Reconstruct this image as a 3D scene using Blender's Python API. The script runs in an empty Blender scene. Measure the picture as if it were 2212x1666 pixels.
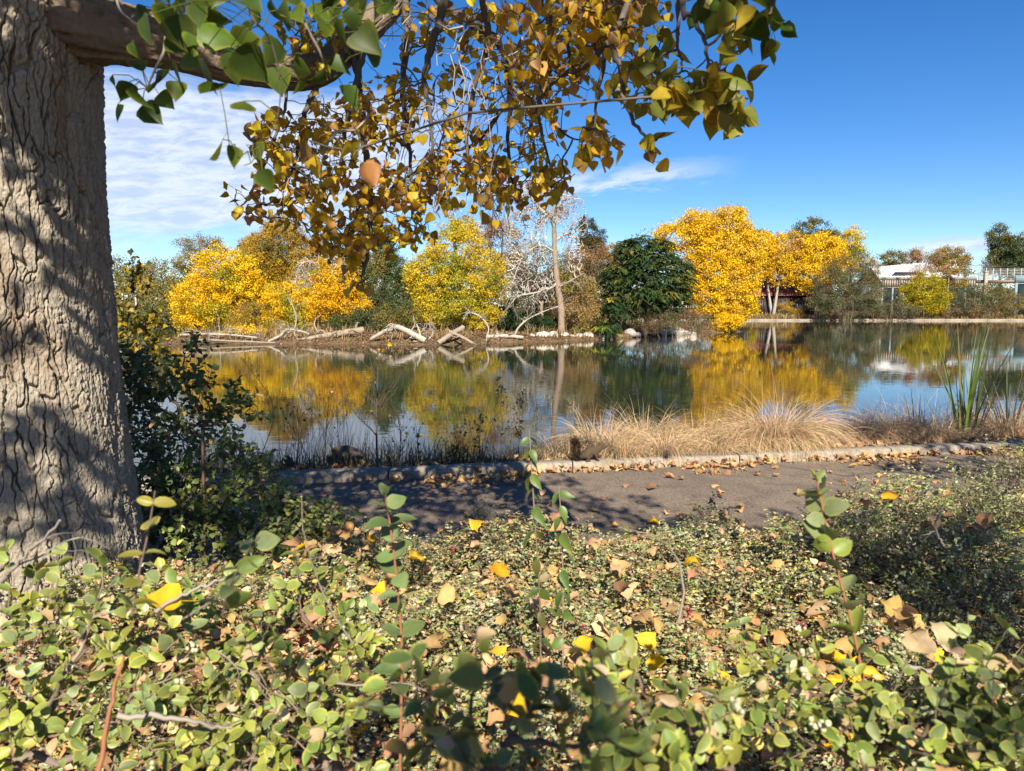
import bpy, bmesh, math, random
import numpy as np
from mathutils import Vector

rng = np.random.default_rng(7)
random.seed(7)
sc = bpy.context.scene
COL = sc.collection

# ------------------------------------------------------------------ camera
FD = 1598.5                      # focal length in pixels of a 2212 x 1666 view of the photograph
CAMZ = 1.6
PITCH = math.atan((833 - 668) / FD)
cam = bpy.data.cameras.new("camera")
cam_o = bpy.data.objects.new("camera", cam)
COL.objects.link(cam_o)
cam_o.location = (0, 0, CAMZ)
cam_o.rotation_euler = (math.pi / 2 - PITCH, 0, 0)
cam.sensor_width = 36
cam.lens = 36 * FD / 2212
cam.clip_start = 0.05
cam.clip_end = 3000
cam.dof.use_dof = True
cam.dof.focus_distance = 8.5
cam.dof.aperture_fstop = 7.0
sc.camera = cam_o

# ------------------------------------------------------------------ light
SUN_EL, SUN_AZ = math.radians(37), math.radians(4)      # azimuth to the right of straight behind the camera
S = np.array([math.sin(SUN_AZ) * math.cos(SUN_EL), -math.cos(SUN_AZ) * math.cos(SUN_EL), math.sin(SUN_EL)])
sun = bpy.data.lights.new("sun", 'SUN')
sun.energy = 5.0
sun.angle = math.radians(0.5)
sun.color = (1.0, 0.92, 0.76)
sun_o = bpy.data.objects.new("sun", sun)
COL.objects.link(sun_o)
sun_o.rotation_euler = Vector(-S).to_track_quat('-Z', 'Y').to_euler()

sc.view_settings.view_transform = 'Standard'
sc.view_settings.look = 'None'
sc.view_settings.exposure = 1.28
sc.view_settings.gamma = 1.0
sc.cycles.max_bounces = 8
sc.cycles.diffuse_bounces = 3
sc.cycles.glossy_bounces = 3
sc.cycles.transmission_bounces = 4

world = bpy.data.worlds.new("World")
sc.world = world
world.use_nodes = True


class N:
    """small helper for node trees"""
    def __init__(self, nt):
        self.nt = nt

    def new(self, t, **kw):
        n = self.nt.nodes.new(t)
        for k, v in kw.items():
            setattr(n, k, v)
        return n

    def put(self, sock, v):
        if hasattr(v, 'is_output') or isinstance(v, bpy.types.NodeSocket):
            self.nt.links.new(v, sock)
        else:
            sock.default_value = v

    def math(self, op, a, b=None, c=None, clamp=False):
        n = self.new('ShaderNodeMath', operation=op, use_clamp=clamp)
        self.put(n.inputs[0], a)
        if b is not None:
            self.put(n.inputs[1], b)
        if c is not None:
            self.put(n.inputs[2], c)
        return n.outputs[0]

    def ramp(self, v, a, b, lo=0.0, hi=1.0):
        n = self.new('ShaderNodeMapRange', interpolation_type='SMOOTHSTEP')
        self.put(n.inputs['Value'], v)
        n.inputs['From Min'].default_value = a
        n.inputs['From Max'].default_value = b
        n.inputs['To Min'].default_value = lo
        n.inputs['To Max'].default_value = hi
        return n.outputs['Result']

    def comb(self, x, y, z):
        n = self.new('ShaderNodeCombineXYZ')
        self.put(n.inputs[0], x); self.put(n.inputs[1], y); self.put(n.inputs[2], z)
        return n.outputs[0]

    def noise(self, vec, scale, detail=4, rough=0.5, dist=0.0):
        n = self.new('ShaderNodeTexNoise')
        if vec is not None:
            self.put(n.inputs['Vector'], vec)
        n.inputs['Scale'].default_value = scale
        n.inputs['Detail'].default_value = detail
        n.inputs['Roughness'].default_value = rough
        n.inputs['Distortion'].default_value = dist
        return n.outputs['Fac']

    def mix(self, fac, a, b, mode='MIX'):
        n = self.new('ShaderNodeMix', data_type='RGBA', blend_type=mode)
        self.put(n.inputs[0], fac)
        for s, v in ((n.inputs[6], a), (n.inputs[7], b)):
            if isinstance(v, (tuple, list)):
                v = (*v, 1.0)[:4]
            self.put(s, v)
        return n.outputs[2]


w = N(world.node_tree)
bg = world.node_tree.nodes['Background']
sky = w.new('ShaderNodeTexSky', sky_type='NISHITA')
sky.sun_disc = False
sky.sun_elevation = SUN_EL
sky.sun_rotation = math.pi - SUN_AZ
sky.altitude = 1600
sky.air_density = 1.0
sky.dust_density = 0.0
sky.ozone_density = 3.0
hsv = w.new('ShaderNodeHueSaturation')
hsv.inputs['Saturation'].default_value = 1.32
hsv.inputs['Hue'].default_value = 0.507
hsv.inputs['Value'].default_value = 1.15
w.put(hsv.inputs['Color'], sky.outputs[0])
# thin clouds, laid out by compass direction and height above the horizon
tc = w.new('ShaderNodeTexCoord')
sep = w.new('ShaderNodeSeparateXYZ')
w.put(sep.inputs[0], tc.outputs['Generated'])
az = w.math('MULTIPLY', w.math('ARCTAN2', sep.outputs[0], sep.outputs[1]), 57.2958)
el = w.math('MULTIPLY', w.math('ARCSINE', sep.outputs[2]), 57.2958)
vec = w.comb(w.math('MULTIPLY', az, 0.055), w.math('MULTIPLY', w.math('ADD', el, w.math('MULTIPLY', az, -0.10)), 0.22), 0.0)
n1 = w.noise(vec, 1.6, 9, 0.60, 0.6)
n2 = w.noise(vec, 6.5, 8, 0.65, 0.4)
fld = w.math('ADD', w.math('MULTIPLY', n1, 0.6), w.math('MULTIPLY', n2, 0.4))
# big bank at left
top = w.math('ADD', el, w.math('MULTIPLY', w.math('SUBTRACT', n1, 0.5), 7.0))
mA = w.math('MULTIPLY', w.ramp(az, 1.0, -11.0), w.math('MULTIPLY', w.ramp(top, 16.8, 14.0), w.ramp(w.math('ADD', top, w.math('MULTIPLY', az, -0.15)), 7.4, 10.2)))
cA = w.math('MULTIPLY', mA, w.ramp(fld, 0.30, 0.56, 0.72, 1.0))
# streak to the right of the middle
ctr = w.math('ADD', 9.2, w.math('MULTIPLY', az, 0.06))
dist = w.math('ABSOLUTE', w.math('ADD', w.math('SUBTRACT', el, ctr), w.math('MULTIPLY', w.math('SUBTRACT', n2, 0.5), 2.2)))
mB = w.math('MULTIPLY', w.ramp(dist, 1.15, 0.15), w.math('MULTIPLY', w.ramp(az, -9.0, 0.0), w.ramp(az, 18.0, 8.0)))
cB = w.math('MULTIPLY', mB, w.ramp(fld, 0.30, 0.60))
# faint wisps low on the right
dist2 = w.math('ABSOLUTE', w.math('ADD', w.math('SUBTRACT', el, 4.1), w.math('MULTIPLY', w.math('SUBTRACT', n2, 0.5), 1.0)))
cC = w.math('MULTIPLY', w.math('MULTIPLY', w.ramp(dist2, 0.8, 0.1), w.ramp(az, 25.0, 31.0)), 0.8)
cl = w.math('MAXIMUM', w.math('MAXIMUM', w.math('MULTIPLY', cA, 0.86), w.math('MULTIPLY', cB, 0.85)), cC, clamp=True)
shade = w.ramp(n2, 0.36, 0.62, 0.0, 1.0)
ccol = w.mix(shade, (5.2, 5.9, 7.4), (7.2, 7.7, 8.6))
skyc = w.mix(cl, hsv.outputs[0], ccol)
w.put(bg.inputs['Color'], skyc)
bg.inputs['Strength'].default_value = 0.053

# ------------------------------------------------------------------ projection helpers (2212 x 1666 view -> world)
cp, sp = math.cos(PITCH), math.sin(PITCH)


def ray(px, py):
    u = (np.asarray(px, float) - 1106) / FD
    v = (833 - np.asarray(py, float)) / FD
    return np.stack([u, cp + v * sp, -sp + v * cp], -1)


def W(px, py, Y):
    d = ray(px, py)
    t = np.asarray(Y, float) / d[..., 1]
    return d * t[..., None] + np.array([0, 0, CAMZ])


def G(px, py, z=0.0):
    d = ray(px, py)
    t = (z - CAMZ) / d[..., 2]
    return d * t[..., None] + np.array([0, 0, CAMZ])


# ------------------------------------------------------------------ mesh helpers
ALB = 0.67          # overall reflectance of everything built from vertex colours


class Geo:
    def __init__(self):
        self.v, self.f, self.c, self.n = [], [], [], 0

    def add(self, V, F, col):
        V = np.asarray(V, np.float32).reshape(-1, 3)
        F = np.asarray(F, np.int32)
        c = np.asarray(col, np.float32)
        if c.ndim == 1:
            c = np.broadcast_to(c, (len(V), 3))
        self.v.append(V); self.c.append(c); self.f.append(F + self.n)
        self.n += len(V)

    def build(self, name, mat, parent=None, smooth=False):
        me = bpy.data.meshes.new(name)
        V = np.concatenate(self.v)
        C = np.concatenate(self.c) * ALB
        me.vertices.add(len(V))
        me.vertices.foreach_set('co', V.ravel())
        loops, starts, tot = [], [], 0
        for F in self.f:
            k = F.shape[1]
            loops.append(F.ravel())
            starts.append(tot + np.arange(len(F), dtype=np.int32) * k)
            tot += F.size
        L = np.concatenate(loops); Sx = np.concatenate(starts).astype(np.int32)
        me.loops.add(len(L)); me.loops.foreach_set('vertex_index', L)
        me.polygons.add(len(Sx)); me.polygons.foreach_set('loop_start', Sx)
        me.update(calc_edges=True)
        a = me.color_attributes.new('Col', 'FLOAT_COLOR', 'POINT')
        a.data.foreach_set('color', np.concatenate([C, np.ones((len(C), 1), np.float32)], 1).ravel())
        if smooth:
            me.polygons.foreach_set('use_smooth', np.ones(len(Sx), bool))
        me.materials.append(mat)
        me.validate()
        o = bpy.data.objects.new(name, me)
        COL.objects.link(o)
        if parent is not None:
            o.parent = parent
            o.location = -Vector(parent.location)
        return o


def norm(a):
    return a / np.maximum(np.linalg.norm(a, axis=-1, keepdims=True), 1e-9)


def rdir(n):
    return norm(rng.normal(size=(n, 3)))


def vary(cols, n, p=None, amt=0.15):
    """n colours drawn from a palette, each a little lighter or darker"""
    cols = np.asarray(cols, float)
    c = cols[rng.choice(len(cols), n, p=p)]
    return np.clip(c * (1 + rng.normal(0, amt, (n, 1))) * (1 + rng.normal(0, amt * 0.35, (n, 3))), 0.004, 1.2)


def scatter(geo, tmpl, pos, dirs, nrm, size, col, edge=None):
    """copies of a leaf template: +Y along dirs, +Z towards nrm"""
    V, F = tmpl[0], tmpl[1]
    n, k = len(pos), len(tmpl[0])
    y = norm(dirs)
    x = norm(np.cross(y, nrm))
    z = np.cross(x, y)
    size = np.broadcast_to(np.asarray(size, float), (n,))
    P = (V[None, :, 0, None] * x[:, None] + V[None, :, 1, None] * y[:, None] + V[None, :, 2, None] * z[:, None]) * size[:, None, None] + pos[:, None]
    Fs = (F[None] + (np.arange(n) * k)[:, None, None]).reshape(-1, F.shape[1])
    C = np.repeat(np.asarray(col)[:, None], k, 1)
    if edge is not None:
        e = tmpl[2][None, :, None]
        C = C * (1 - e) + edge[:, None] * e
    geo.add(P.reshape(-1, 3), Fs, C.reshape(-1, 3))


def segs(geo, A, B, ra, rb, col, sides=4):
    """straight tapered twig pieces, all at once"""
    A, B = np.asarray(A, float), np.asarray(B, float)
    n = len(A)
    if n == 0:
        return
    d = norm(B - A)
    ref = np.where(np.abs(d[:, 2:3]) < 0.9, np.array([[0, 0, 1.0]]), np.array([[1.0, 0, 0]]))
    u = norm(np.cross(d, ref)); v = np.cross(d, u)
    an = np.arange(sides) / sides * 2 * math.pi
    ring = np.cos(an)[None, :, None] * u[:, None] + np.sin(an)[None, :, None] * v[:, None]
    ra = np.broadcast_to(np.asarray(ra, float), (n,)); rb = np.broadcast_to(np.asarray(rb, float), (n,))
    P = np.concatenate([A[:, None] + ring * ra[:, None, None], B[:, None] + ring * rb[:, None, None]], 1)
    i = np.arange(sides); j = (i + 1) % sides
    F = np.stack([i, j, j + sides, i + sides], 1)
    Fs = (F[None] + (np.arange(n) * 2 * sides)[:, None, None]).reshape(-1, 4)
    col = np.asarray(col, float)
    C = np.repeat(col[:, None], 2 * sides, 1).reshape(-1, 3) if col.ndim == 2 else col
    geo.add(P.reshape(-1, 3), Fs, C)


def smooth_path(pts, n):
    """Catmull-Rom through points (any number of columns)"""
    pts = np.asarray(pts, float)
    P = np.concatenate([[2 * pts[0] - pts[1]], pts, [2 * pts[-1] - pts[-2]]])
    t = np.linspace(0, len(pts) - 1 - 1e-6, n)
    i = t.astype(int); f = (t - i)[:, None]
    a, b, c, d = P[i], P[i + 1], P[i + 2], P[i + 3]
    return 0.5 * (2 * b + (c - a) * f + (2 * a - 5 * b + 4 * c - d) * f ** 2 + (3 * b - a - 3 * c + d) * f ** 3)


def tube(geo, pts, rad, col, sides=10, rough=0.0, seed=0, cap=True):
    pts = np.asarray(pts, float)
    n = len(pts)
    rad = np.broadcast_to(np.asarray(rad, float), (n,))
    T = norm(np.gradient(pts, axis=0))
    u = np.zeros((n, 3)); 
    r0 = np.array([0, 0, 1.0]) if abs(T[0, 2]) < 0.9 else np.array([1.0, 0, 0])
    u[0] = norm(np.cross(T[0], r0))
    for i in range(1, n):
        q = u[i - 1] - T[i] * np.dot(u[i - 1], T[i])
        u[i] = q / max(np.linalg.norm(q), 1e-9)
    v = np.cross(T, u)
    an = np.arange(sides) / sides * 2 * math.pi
    R = rad[:, None] * np.ones(sides)
    if rough:
        r2 = np.random.default_rng(seed)
        R = R * (1 + r2.normal(0, rough, R.shape))
    P = pts[:, None] + (np.cos(an)[None, :, None] * u[:, None] + np.sin(an)[None, :, None] * v[:, None]) * R[..., None]
    i = np.arange(n - 1)[:, None]; j = np.arange(sides)[None]
    k = (j + 1) % sides
    F = np.stack([i * sides + j, i * sides + k, (i + 1) * sides + k, (i + 1) * sides + j], -1).reshape(-1, 4)
    geo.add(P.reshape(-1, 3), F, col)
    if cap:
        for e, q in ((0, pts[0]), (n - 1, pts[-1])):
            ring = P[e]
            Vc = np.concatenate([ring, q[None]])
            geo.add(Vc, np.stack([np.arange(sides), (np.arange(sides) + 1) % sides, np.full(sides, sides)], 1), col)


def box(geo, lo, hi, col, rot=0.0, origin=None):
    lo, hi = np.array(lo, float), np.array(hi, float)
    V = np.array([[x, y, z] for x in (0, 1) for y in (0, 1) for z in (0, 1)], float) * (hi - lo) + lo
    if rot:
        o = np.array(origin if origin is not None else (lo + hi) / 2)
        c, s = math.cos(rot), math.sin(rot)
        q = V - o
        V = np.stack([q[:, 0] * c - q[:, 1] * s, q[:, 0] * s + q[:, 1] * c, q[:, 2]], 1) + o
    F = [[0, 1, 3, 2], [4, 6, 7, 5], [0, 4, 5, 1], [2, 3, 7, 6], [0, 2, 6, 4], [1, 5, 7, 3]]
    geo.add(V, F, col)


def grow(roots, targets, wpath=0.25):
    """connect targets to a growing skeleton; returns parent index of each node (roots first)"""
    roots = np.atleast_2d(roots)
    nr, nt = len(roots), len(targets)
    P = np.concatenate([roots, targets])
    par = np.full(nr + nt, -1)
    plen = np.zeros(nr + nt)
    best = np.full(nt, 1e9); bp = np.zeros(nt, int)
    for i in range(nr):
        d = np.linalg.norm(targets - P[i], axis=1)
        m = d < best
        best[m] = d[m]; bp[m] = i
    done = np.zeros(nt, bool)
    order = []
    for _ in range(nt):
        c = np.where(done, 1e9, best)
        j = int(np.argmin(c))
        done[j] = True
        i = int(bp[j]); me = nr + j
        par[me] = i
        plen[me] = plen[i] + np.linalg.norm(P[me] - P[i])
        order.append(me)
        d = np.linalg.norm(targets - P[me], axis=1) + wpath * plen[me]
        m = (d < best) & ~done
        best[m] = d[m]; bp[m] = me
    cnt = np.ones(nr + nt)
    for me in reversed(order):
        cnt[par[me]] += cnt[me]
    return P, par, cnt


def twigs(geo, P, par, cnt, r0, rmax, col, wob=0.12, sides=4, power=0.42, droop=0.0):
    """the skeleton from grow() as bent, tapering twigs"""
    ch = np.where(par >= 0)[0]
    A, B = P[par[ch]], P[ch]
    L = np.linalg.norm(B - A, axis=1)
    n = len(ch)
    rb = np.minimum(r0 * cnt[ch] ** power, rmax)
    ra = np.minimum(np.minimum(r0 * cnt[par[ch]] ** power, rmax), rb * 1.35 + 1e-4)
    off1 = rdir(n) * (L * wob)[:, None]; off2 = rdir(n) * (L * wob)[:, None]
    off1[:, 2] += L * droop; off2[:, 2] += L * droop
    M1 = A * 0.67 + B * 0.33 + off1
    M2 = A * 0.33 + B * 0.67 + off2
    c = vary([col], n, amt=0.18)
    segs(geo, A, M1, ra, ra * 0.67 + rb * 0.33, c, sides)
    segs(geo, M1, M2, ra * 0.67 + rb * 0.33, ra * 0.33 + rb * 0.67, c, sides)
    segs(geo, M2, B, ra * 0.33 + rb * 0.67, rb, c, sides)


# leaf templates -------------------------------------------------------
def half_leaf(ys, ws, fold=0.22, curl=0.15, cup=0.0, jag=0.0, seed=0):
    """midrib + an edge row and a middle row each side; third item = 1 on the rim"""
    r = np.random.default_rng(seed)
    ys, ws = np.array(ys, float), np.array(ws, float)
    n = len(ys)
    rows, e = [], []
    for s, k in ((-1, 1.0), (-1, 0.68), (0, 0.0), (1, 0.68), (1, 1.0)):
        w_ = ws * k * (1 + (r.normal(0, jag, n) if k == 1.0 else 0))
        yy = ys if k == 0 else ys - 0.10 * k * ws * (ys < 0.3)
        z = fold * w_ - curl * ys ** 2 + cup * (w_ ** 2)
        rows.append(np.stack([s * w_, yy, z], 1)); e.append(np.full(n, 1.0 if k == 1.0 else 0.0))
    V = np.concatenate(rows)
    F = []
    for a in range(4):
        for i in range(n - 1):
            F.append([a * n + i, (a + 1) * n + i, (a + 1) * n + i + 1, a * n + i + 1])
    return V, np.array(F), np.concatenate(e)


def flat_leaf(ys, ws, fold=0.25, curl=0.15):
    ys, ws = np.array(ys, float), np.array(ws, float)
    n = len(ys)
    z = -curl * ys ** 2
    V = np.concatenate([np.stack([-ws, ys, z + fold * ws], 1), np.stack([ws * 0, ys, z], 1), np.stack([ws, ys, z + fold * ws], 1)])
    F = [[a * n + i, (a + 1) * n + i, (a + 1) * n + i + 1, a * n + i + 1] for a in range(2) for i in range(n - 1)]
    return V, np.array(F), np.zeros(len(V))


_cy = [0.0, 0.06, 0.16, 0.30, 0.46, 0.62, 0.78, 0.90, 1.0]
_cw = [0.10, 0.34, 0.47, 0.50, 0.43, 0.31, 0.17, 0.06, 0.004]
COTTON = [half_leaf(_cy, _cw, f, c, u, 0.035, i) for i, (f, c, u) in enumerate([(0.15, 0.10, 0), (0.35, 0.28, 0), (-0.25, 0.25, 0.2), (0.7, 0.1, -0.3), (0.1, -0.3, 0.6), (-0.7, 0.45, 0.4)])]


def crumple(t, roll, bend, amp, seed):
    """roll a leaf up across and along itself and crinkle it"""
    V = t[0].copy()
    r = np.random.default_rng(seed)
    th_ = V[:, 0] * roll
    V[:, 2] += np.where(np.abs(roll) > 0, (1 - np.cos(th_)) / (roll if roll else 1), 0)
    V[:, 0] = np.sin(th_) / roll if roll else V[:, 0]
    ph = (V[:, 1] - 0.4) * bend
    z0 = V[:, 2].copy()
    if bend:
        V[:, 2] = z0 * np.cos(ph) + (1 - np.cos(ph)) / bend
        V[:, 1] = 0.4 + np.sin(ph) / bend - z0 * np.sin(ph)
    V += r.normal(0, amp, V.shape) * np.array([0.5, 0.5, 1.0])
    return V, t[1], t[2]


_flat = half_leaf(_cy, _cw, 0.0, 0.0, 0, 0.07, 77)
DRY = [crumple(_flat, a_, b_, c_, 200 + i) for i, (a_, b_, c_) in enumerate([(2.2, 0.8, 0.03), (-1.6, 1.6, 0.04), (3.4, -0.7, 0.04), (1.2, 2.2, 0.05), (0.8, -1.2, 0.04), (4.2, 0.5, 0.03), (-2.6, -1.0, 0.05)])]
_oy = [0.0, 0.10, 0.28, 0.5, 0.72, 0.90, 1.0]
_ow = [0.02, 0.20, 0.34, 0.38, 0.32, 0.17, 0.01]
_ow2 = [0.02, 0.17, 0.27, 0.29, 0.25, 0.13, 0.01]
_ow3 = [0.02, 0.26, 0.41, 0.40, 0.29, 0.14, 0.01]
OVAL = [half_leaf(_oy, _ow, 0.18, 0.12, 0, 0.03, 40), half_leaf(_oy, _ow2, 0.4, 0.4, 0, 0.03, 41), half_leaf(_oy, _ow3, -0.15, 0.3, 0.4, 0.04, 42), half_leaf(_oy, _ow2, 0.7, 0.2, -0.3, 0.05, 43), half_leaf(_oy, _ow3, 0.35, -0.2, 0.2, 0.05, 44)]
SMALL = [flat_leaf([0, 0.45, 1.0], [0.03, 0.33, 0.01], 0.25, 0.15), flat_leaf([0, 0.4, 1.0], [0.03, 0.28, 0.01], 0.4, 0.4)]
LANCE = [half_leaf([0, 0.12, 0.3, 0.5, 0.7, 0.88, 1.0], [0.02, 0.16, 0.25, 0.25, 0.17, 0.07, 0.005], 0.3, 0.45, 0, 0.02, 60)]
_q = np.array([[0, 0, 0], [0.42, 0.5, 0.10], [0, 1, -0.08], [-0.42, 0.5, 0.10]])
QUAD = (_q, np.array([[0, 1, 2, 3]]), np.zeros(4))
_q2 = np.array([[0, 0, 0], [0.17, 0.45, 0.04], [0, 1, -0.2], [-0.17, 0.45, 0.04]])
NARROW = (_q2, np.array([[0, 1, 2, 3]]), np.zeros(4))


def scatter_mix(geo, tmpls, pos, dirs, nrm, size, col, edge=None):
    n = len(pos)
    w_ = rng.integers(0, len(tmpls), n)
    size = np.broadcast_to(np.asarray(size, float), (n,))
    for i, t in enumerate(tmpls):
        m = w_ == i
        if m.any():
            scatter(geo, t, pos[m], dirs[m], nrm[m], size[m], col[m], None if edge is None else edge[m])


# ------------------------------------------------------------------ value noise in numpy
def vnoise(x, y, seed=0):
    def h(i, j):
        a = (i.astype(np.int64) * 374761393 + j.astype(np.int64) * 668265263 + seed * 1442695041) & 0xFFFFFFFF
        a = ((a ^ (a >> 13)) * 1274126177) & 0xFFFFFFFF
        return ((a ^ (a >> 16)) & 0xFFFF) / 65535.0
    i, j = np.floor(x), np.floor(y)
    f, g = x - i, y - j
    f = f * f * (3 - 2 * f); g = g * g * (3 - 2 * g)
    return (h(i, j) * (1 - f) + h(i + 1, j) * f) * (1 - g) + (h(i, j + 1) * (1 - f) + h(i + 1, j + 1) * f) * g


def fbm(x, y, o=4, seed=0):
    t, a, s = 0, 0.5, 0
    for k in range(o):
        t = t + a * vnoise(x * 2 ** k, y * 2 ** k, seed + k); s += a; a *= 0.5
    return t / s


# ------------------------------------------------------------------ materials
def attr_mat(name, rough=0.6, trans=0.0, spec=0.3, bump=None, noise=None):
    m = bpy.data.materials.new(name)
    m.use_nodes = True
    n = N(m.node_tree)
    p = m.node_tree.nodes['Principled BSDF']
    a = n.new('ShaderNodeAttribute', attribute_name='Col')
    col = a.outputs['Color']
    if noise:
        tcx = n.new('ShaderNodeTexCoord')
        f = n.noise(tcx.outputs['Object'], noise[0], 5, 0.6)
        col = n.mix(1.0, col, n.mix(f, (1 - noise[1],) * 3, (1 + noise[1],) * 3), 'MULTIPLY')
    n.put(p.inputs['Base Color'], col)
    p.inputs['Roughness'].default_value = rough
    p.inputs['Specular IOR Level'].default_value = spec
    if bump:
        tcx = n.new('ShaderNodeTexCoord')
        mp = n.new('ShaderNodeMapping')
        n.put(mp.inputs[0], tcx.outputs['Object'])
        mp.inputs['Scale'].default_value = bump[2] if len(bump) > 2 else (1, 1, 1)
        b = n.new('ShaderNodeBump')
        b.inputs['Strength'].default_value = 0.8
        b.inputs['Distance'].default_value = bump[1]
        n.put(b.inputs['Height'], n.noise(mp.outputs[0], bump[0], 6, 0.65))
        n.put(p.inputs['Normal'], b.outputs[0])
    if trans:
        t = n.new('ShaderNodeBsdfTranslucent')
        n.put(t.inputs['Color'], col)
        mx = n.new('ShaderNodeMixShader')
        mx.inputs[0].default_value = trans
        n.put(mx.inputs[1], p.outputs[0]); n.put(mx.inputs[2], t.outputs[0])
        n.put(m.node_tree.nodes['Material Output'].inputs['Surface'], mx.outputs[0])
    return m


M_LEAF = attr_mat('autumn_leaf', 0.5, 0.50, 0.35, noise=(55, 0.35))
M_FAR = attr_mat('crown_leaf', 0.6, 0.35, 0.2)
M_SNOW = attr_mat('shrub_leaf', 0.48, 0.22, 0.42, noise=(110, 0.32))
M_DRY = attr_mat('dry_leaf', 0.7, 0.25, 0.2, noise=(40, 0.35))
M_TWIG = attr_mat('twig_bark', 0.75, 0, 0.2)
M_WOOD = attr_mat('weathered_wood', 0.85, 0, 0.15, bump=(9, 0.05, (1, 1, 1)), noise=(5, 0.45))
M_GRASS = attr_mat('grass_blade', 0.55, 0.25, 0.3)
M_STONE = attr_mat('stone', 0.85, 0, 0.25, bump=(7, 0.03), noise=(5, 0.35))
M_PAINT = attr_mat('painted_metal', 0.5, 0, 0.4, noise=(0.8, 0.12))
M_FUR = attr_mat('fur', 0.8, 0, 0.15, bump=(120, 0.004), noise=(60, 0.4))
M_BERRY = attr_mat('berry_skin', 0.4, 0.1, 0.4)


# ------------------------------------------------------------------ object helpers
def thing(name, label, cat, loc=(0, 0, 0), group=None):
    o = bpy.data.objects.new(name, None)
    COL.objects.link(o)
    o.location = [float(q) for q in loc]
    o.empty_display_size = 0.2
    o['label'] = label; o['category'] = cat
    if group:
        o['group'] = group
    return o


def tag(o, label, cat, group=None):
    o['label'] = label; o['category'] = cat
    if group:
        o['group'] = group
    return o


def kind(o, k, label=None):
    o['kind'] = k
    if label:
        o['label'] = label
    return o

# ================================================================== GROUND, PATH, KERB, WATER
WZ = -0.30
_p0, _p1 = G(553, 1051), G(2072, 981)
KS = (_p1[1] - _p0[1]) / (_p1[0] - _p0[0])
KB = _p0[1] - KS * _p0[0]            # kerb front line: y = KB + KS x
KW, KH = 0.20, 0.092
PW = 2.55                            # width of the path


def kerb_y(x):
    return KB + KS * x


_fx = np.array([-60, -24, -19, -13, -8, -4, 2, 6, 14, 19.5])
_fy = np.array([40, 40, 40.5, 40.5, 40, 39.5, 43, 46.5, 57, 63])


def height(x, y):
    x, y = np.asarray(x, float), np.asarray(y, float)
    t = y - kerb_y(x)
    bw = np.interp(x, [-8, -1, 1, 3, 12], [1.5, 1.5, 2.3, 2.4, 2.2]) + 0.5 * (fbm(x * 0.9, y * 0 + 3, 2, 5) - 0.5)
    near = np.where(t < KW, 0.0, 0.04 - (t - KW) / bw * (0.04 - WZ))
    near = np.where(t > bw + KW, WZ - (t - bw - KW) * 0.5, near)
    near = near + np.where(t < -PW, 0.05 + 0.05 * fbm(x * 2, y * 2, 3, 2), 0) + np.where((t > KW), 0.05 * (fbm(x * 4, y * 4, 3, 3) - 0.5), 0)
    near = near - np.where((t > -PW - 0.06) & (t < KW - 0.03), 0.04, 0)
    # island
    wob = 1.2 * (fbm(x * 0.35, y * 0.1, 3, 9) - 0.5)
    d = np.minimum(y - np.interp(x, _fx, _fy) + wob, (np.interp(x, [-30, 5, 19.5], [74, 76, 66]) - y))
    d = np.minimum(d, np.minimum((19.8 - x) * 1.2, (x + 19.5) * 1.0))
    isl = np.where(d > 0, WZ + np.minimum(0.05 * d + 0.22 * (1 - np.exp(-d * 2)), 0.75), WZ + d * 0.4)
    isl = isl + np.where(d > 0.5, 0.22 * (fbm(x * 0.7, y * 0.7, 3, 11) - 0.4), 0)
    # far shore
    e = y - np.interp(x, [-60, -30, -5, 8, 400], [86, 86, 100, 123, 123])
    far = np.where(e > 0.3, WZ + 0.26 + np.minimum(e * 0.035, 2.0) + 0.25 * (fbm(x * 0.3, y * 0.3, 3, 15) - 0.5) * np.minimum(e, 1), WZ + (e - 0.3) * 2.0)
    # side banks far outside the frame
    side = np.minimum(WZ + 0.12 * (np.abs(x - 10) - 95), 1.0)
    z = np.maximum(np.maximum(near, isl), np.maximum(far, side))
    return np.maximum(z, -1.4)


def hz(x, y):
    return float(height(np.array([x]), np.array([y]))[0])


def ground_grid():
    xs = np.unique(np.concatenate([np.arange(-4.5, 8, 0.13), np.arange(-8, 12, 0.5), np.arange(-32, 62, 1.0), np.arange(-130, 160, 5), np.arange(-900, 901, 75)]).round(3))
    ys = np.unique(np.concatenate([np.arange(-0.5, 12, 0.11), np.arange(-3, 14, 0.5), np.arange(38, 80, 0.7), np.arange(84, 128, 0.6), np.arange(-60, 200, 6), np.arange(200, 1400, 80)]).round(3))
    X, Y = np.meshgrid(xs, ys)
    Z = height(X, Y)
    nx, ny = len(xs), len(ys)
    i = np.arange(ny - 1)[:, None] * nx + np.arange(nx - 1)[None]
    F = np.stack([i, i + 1, i + nx + 1, i + nx], -1).reshape(-1, 4)
    g = Geo()
    g.add(np.stack([X, Y, Z], -1).reshape(-1, 3), F, (0.1, 0.1, 0.1))
    return g


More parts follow.
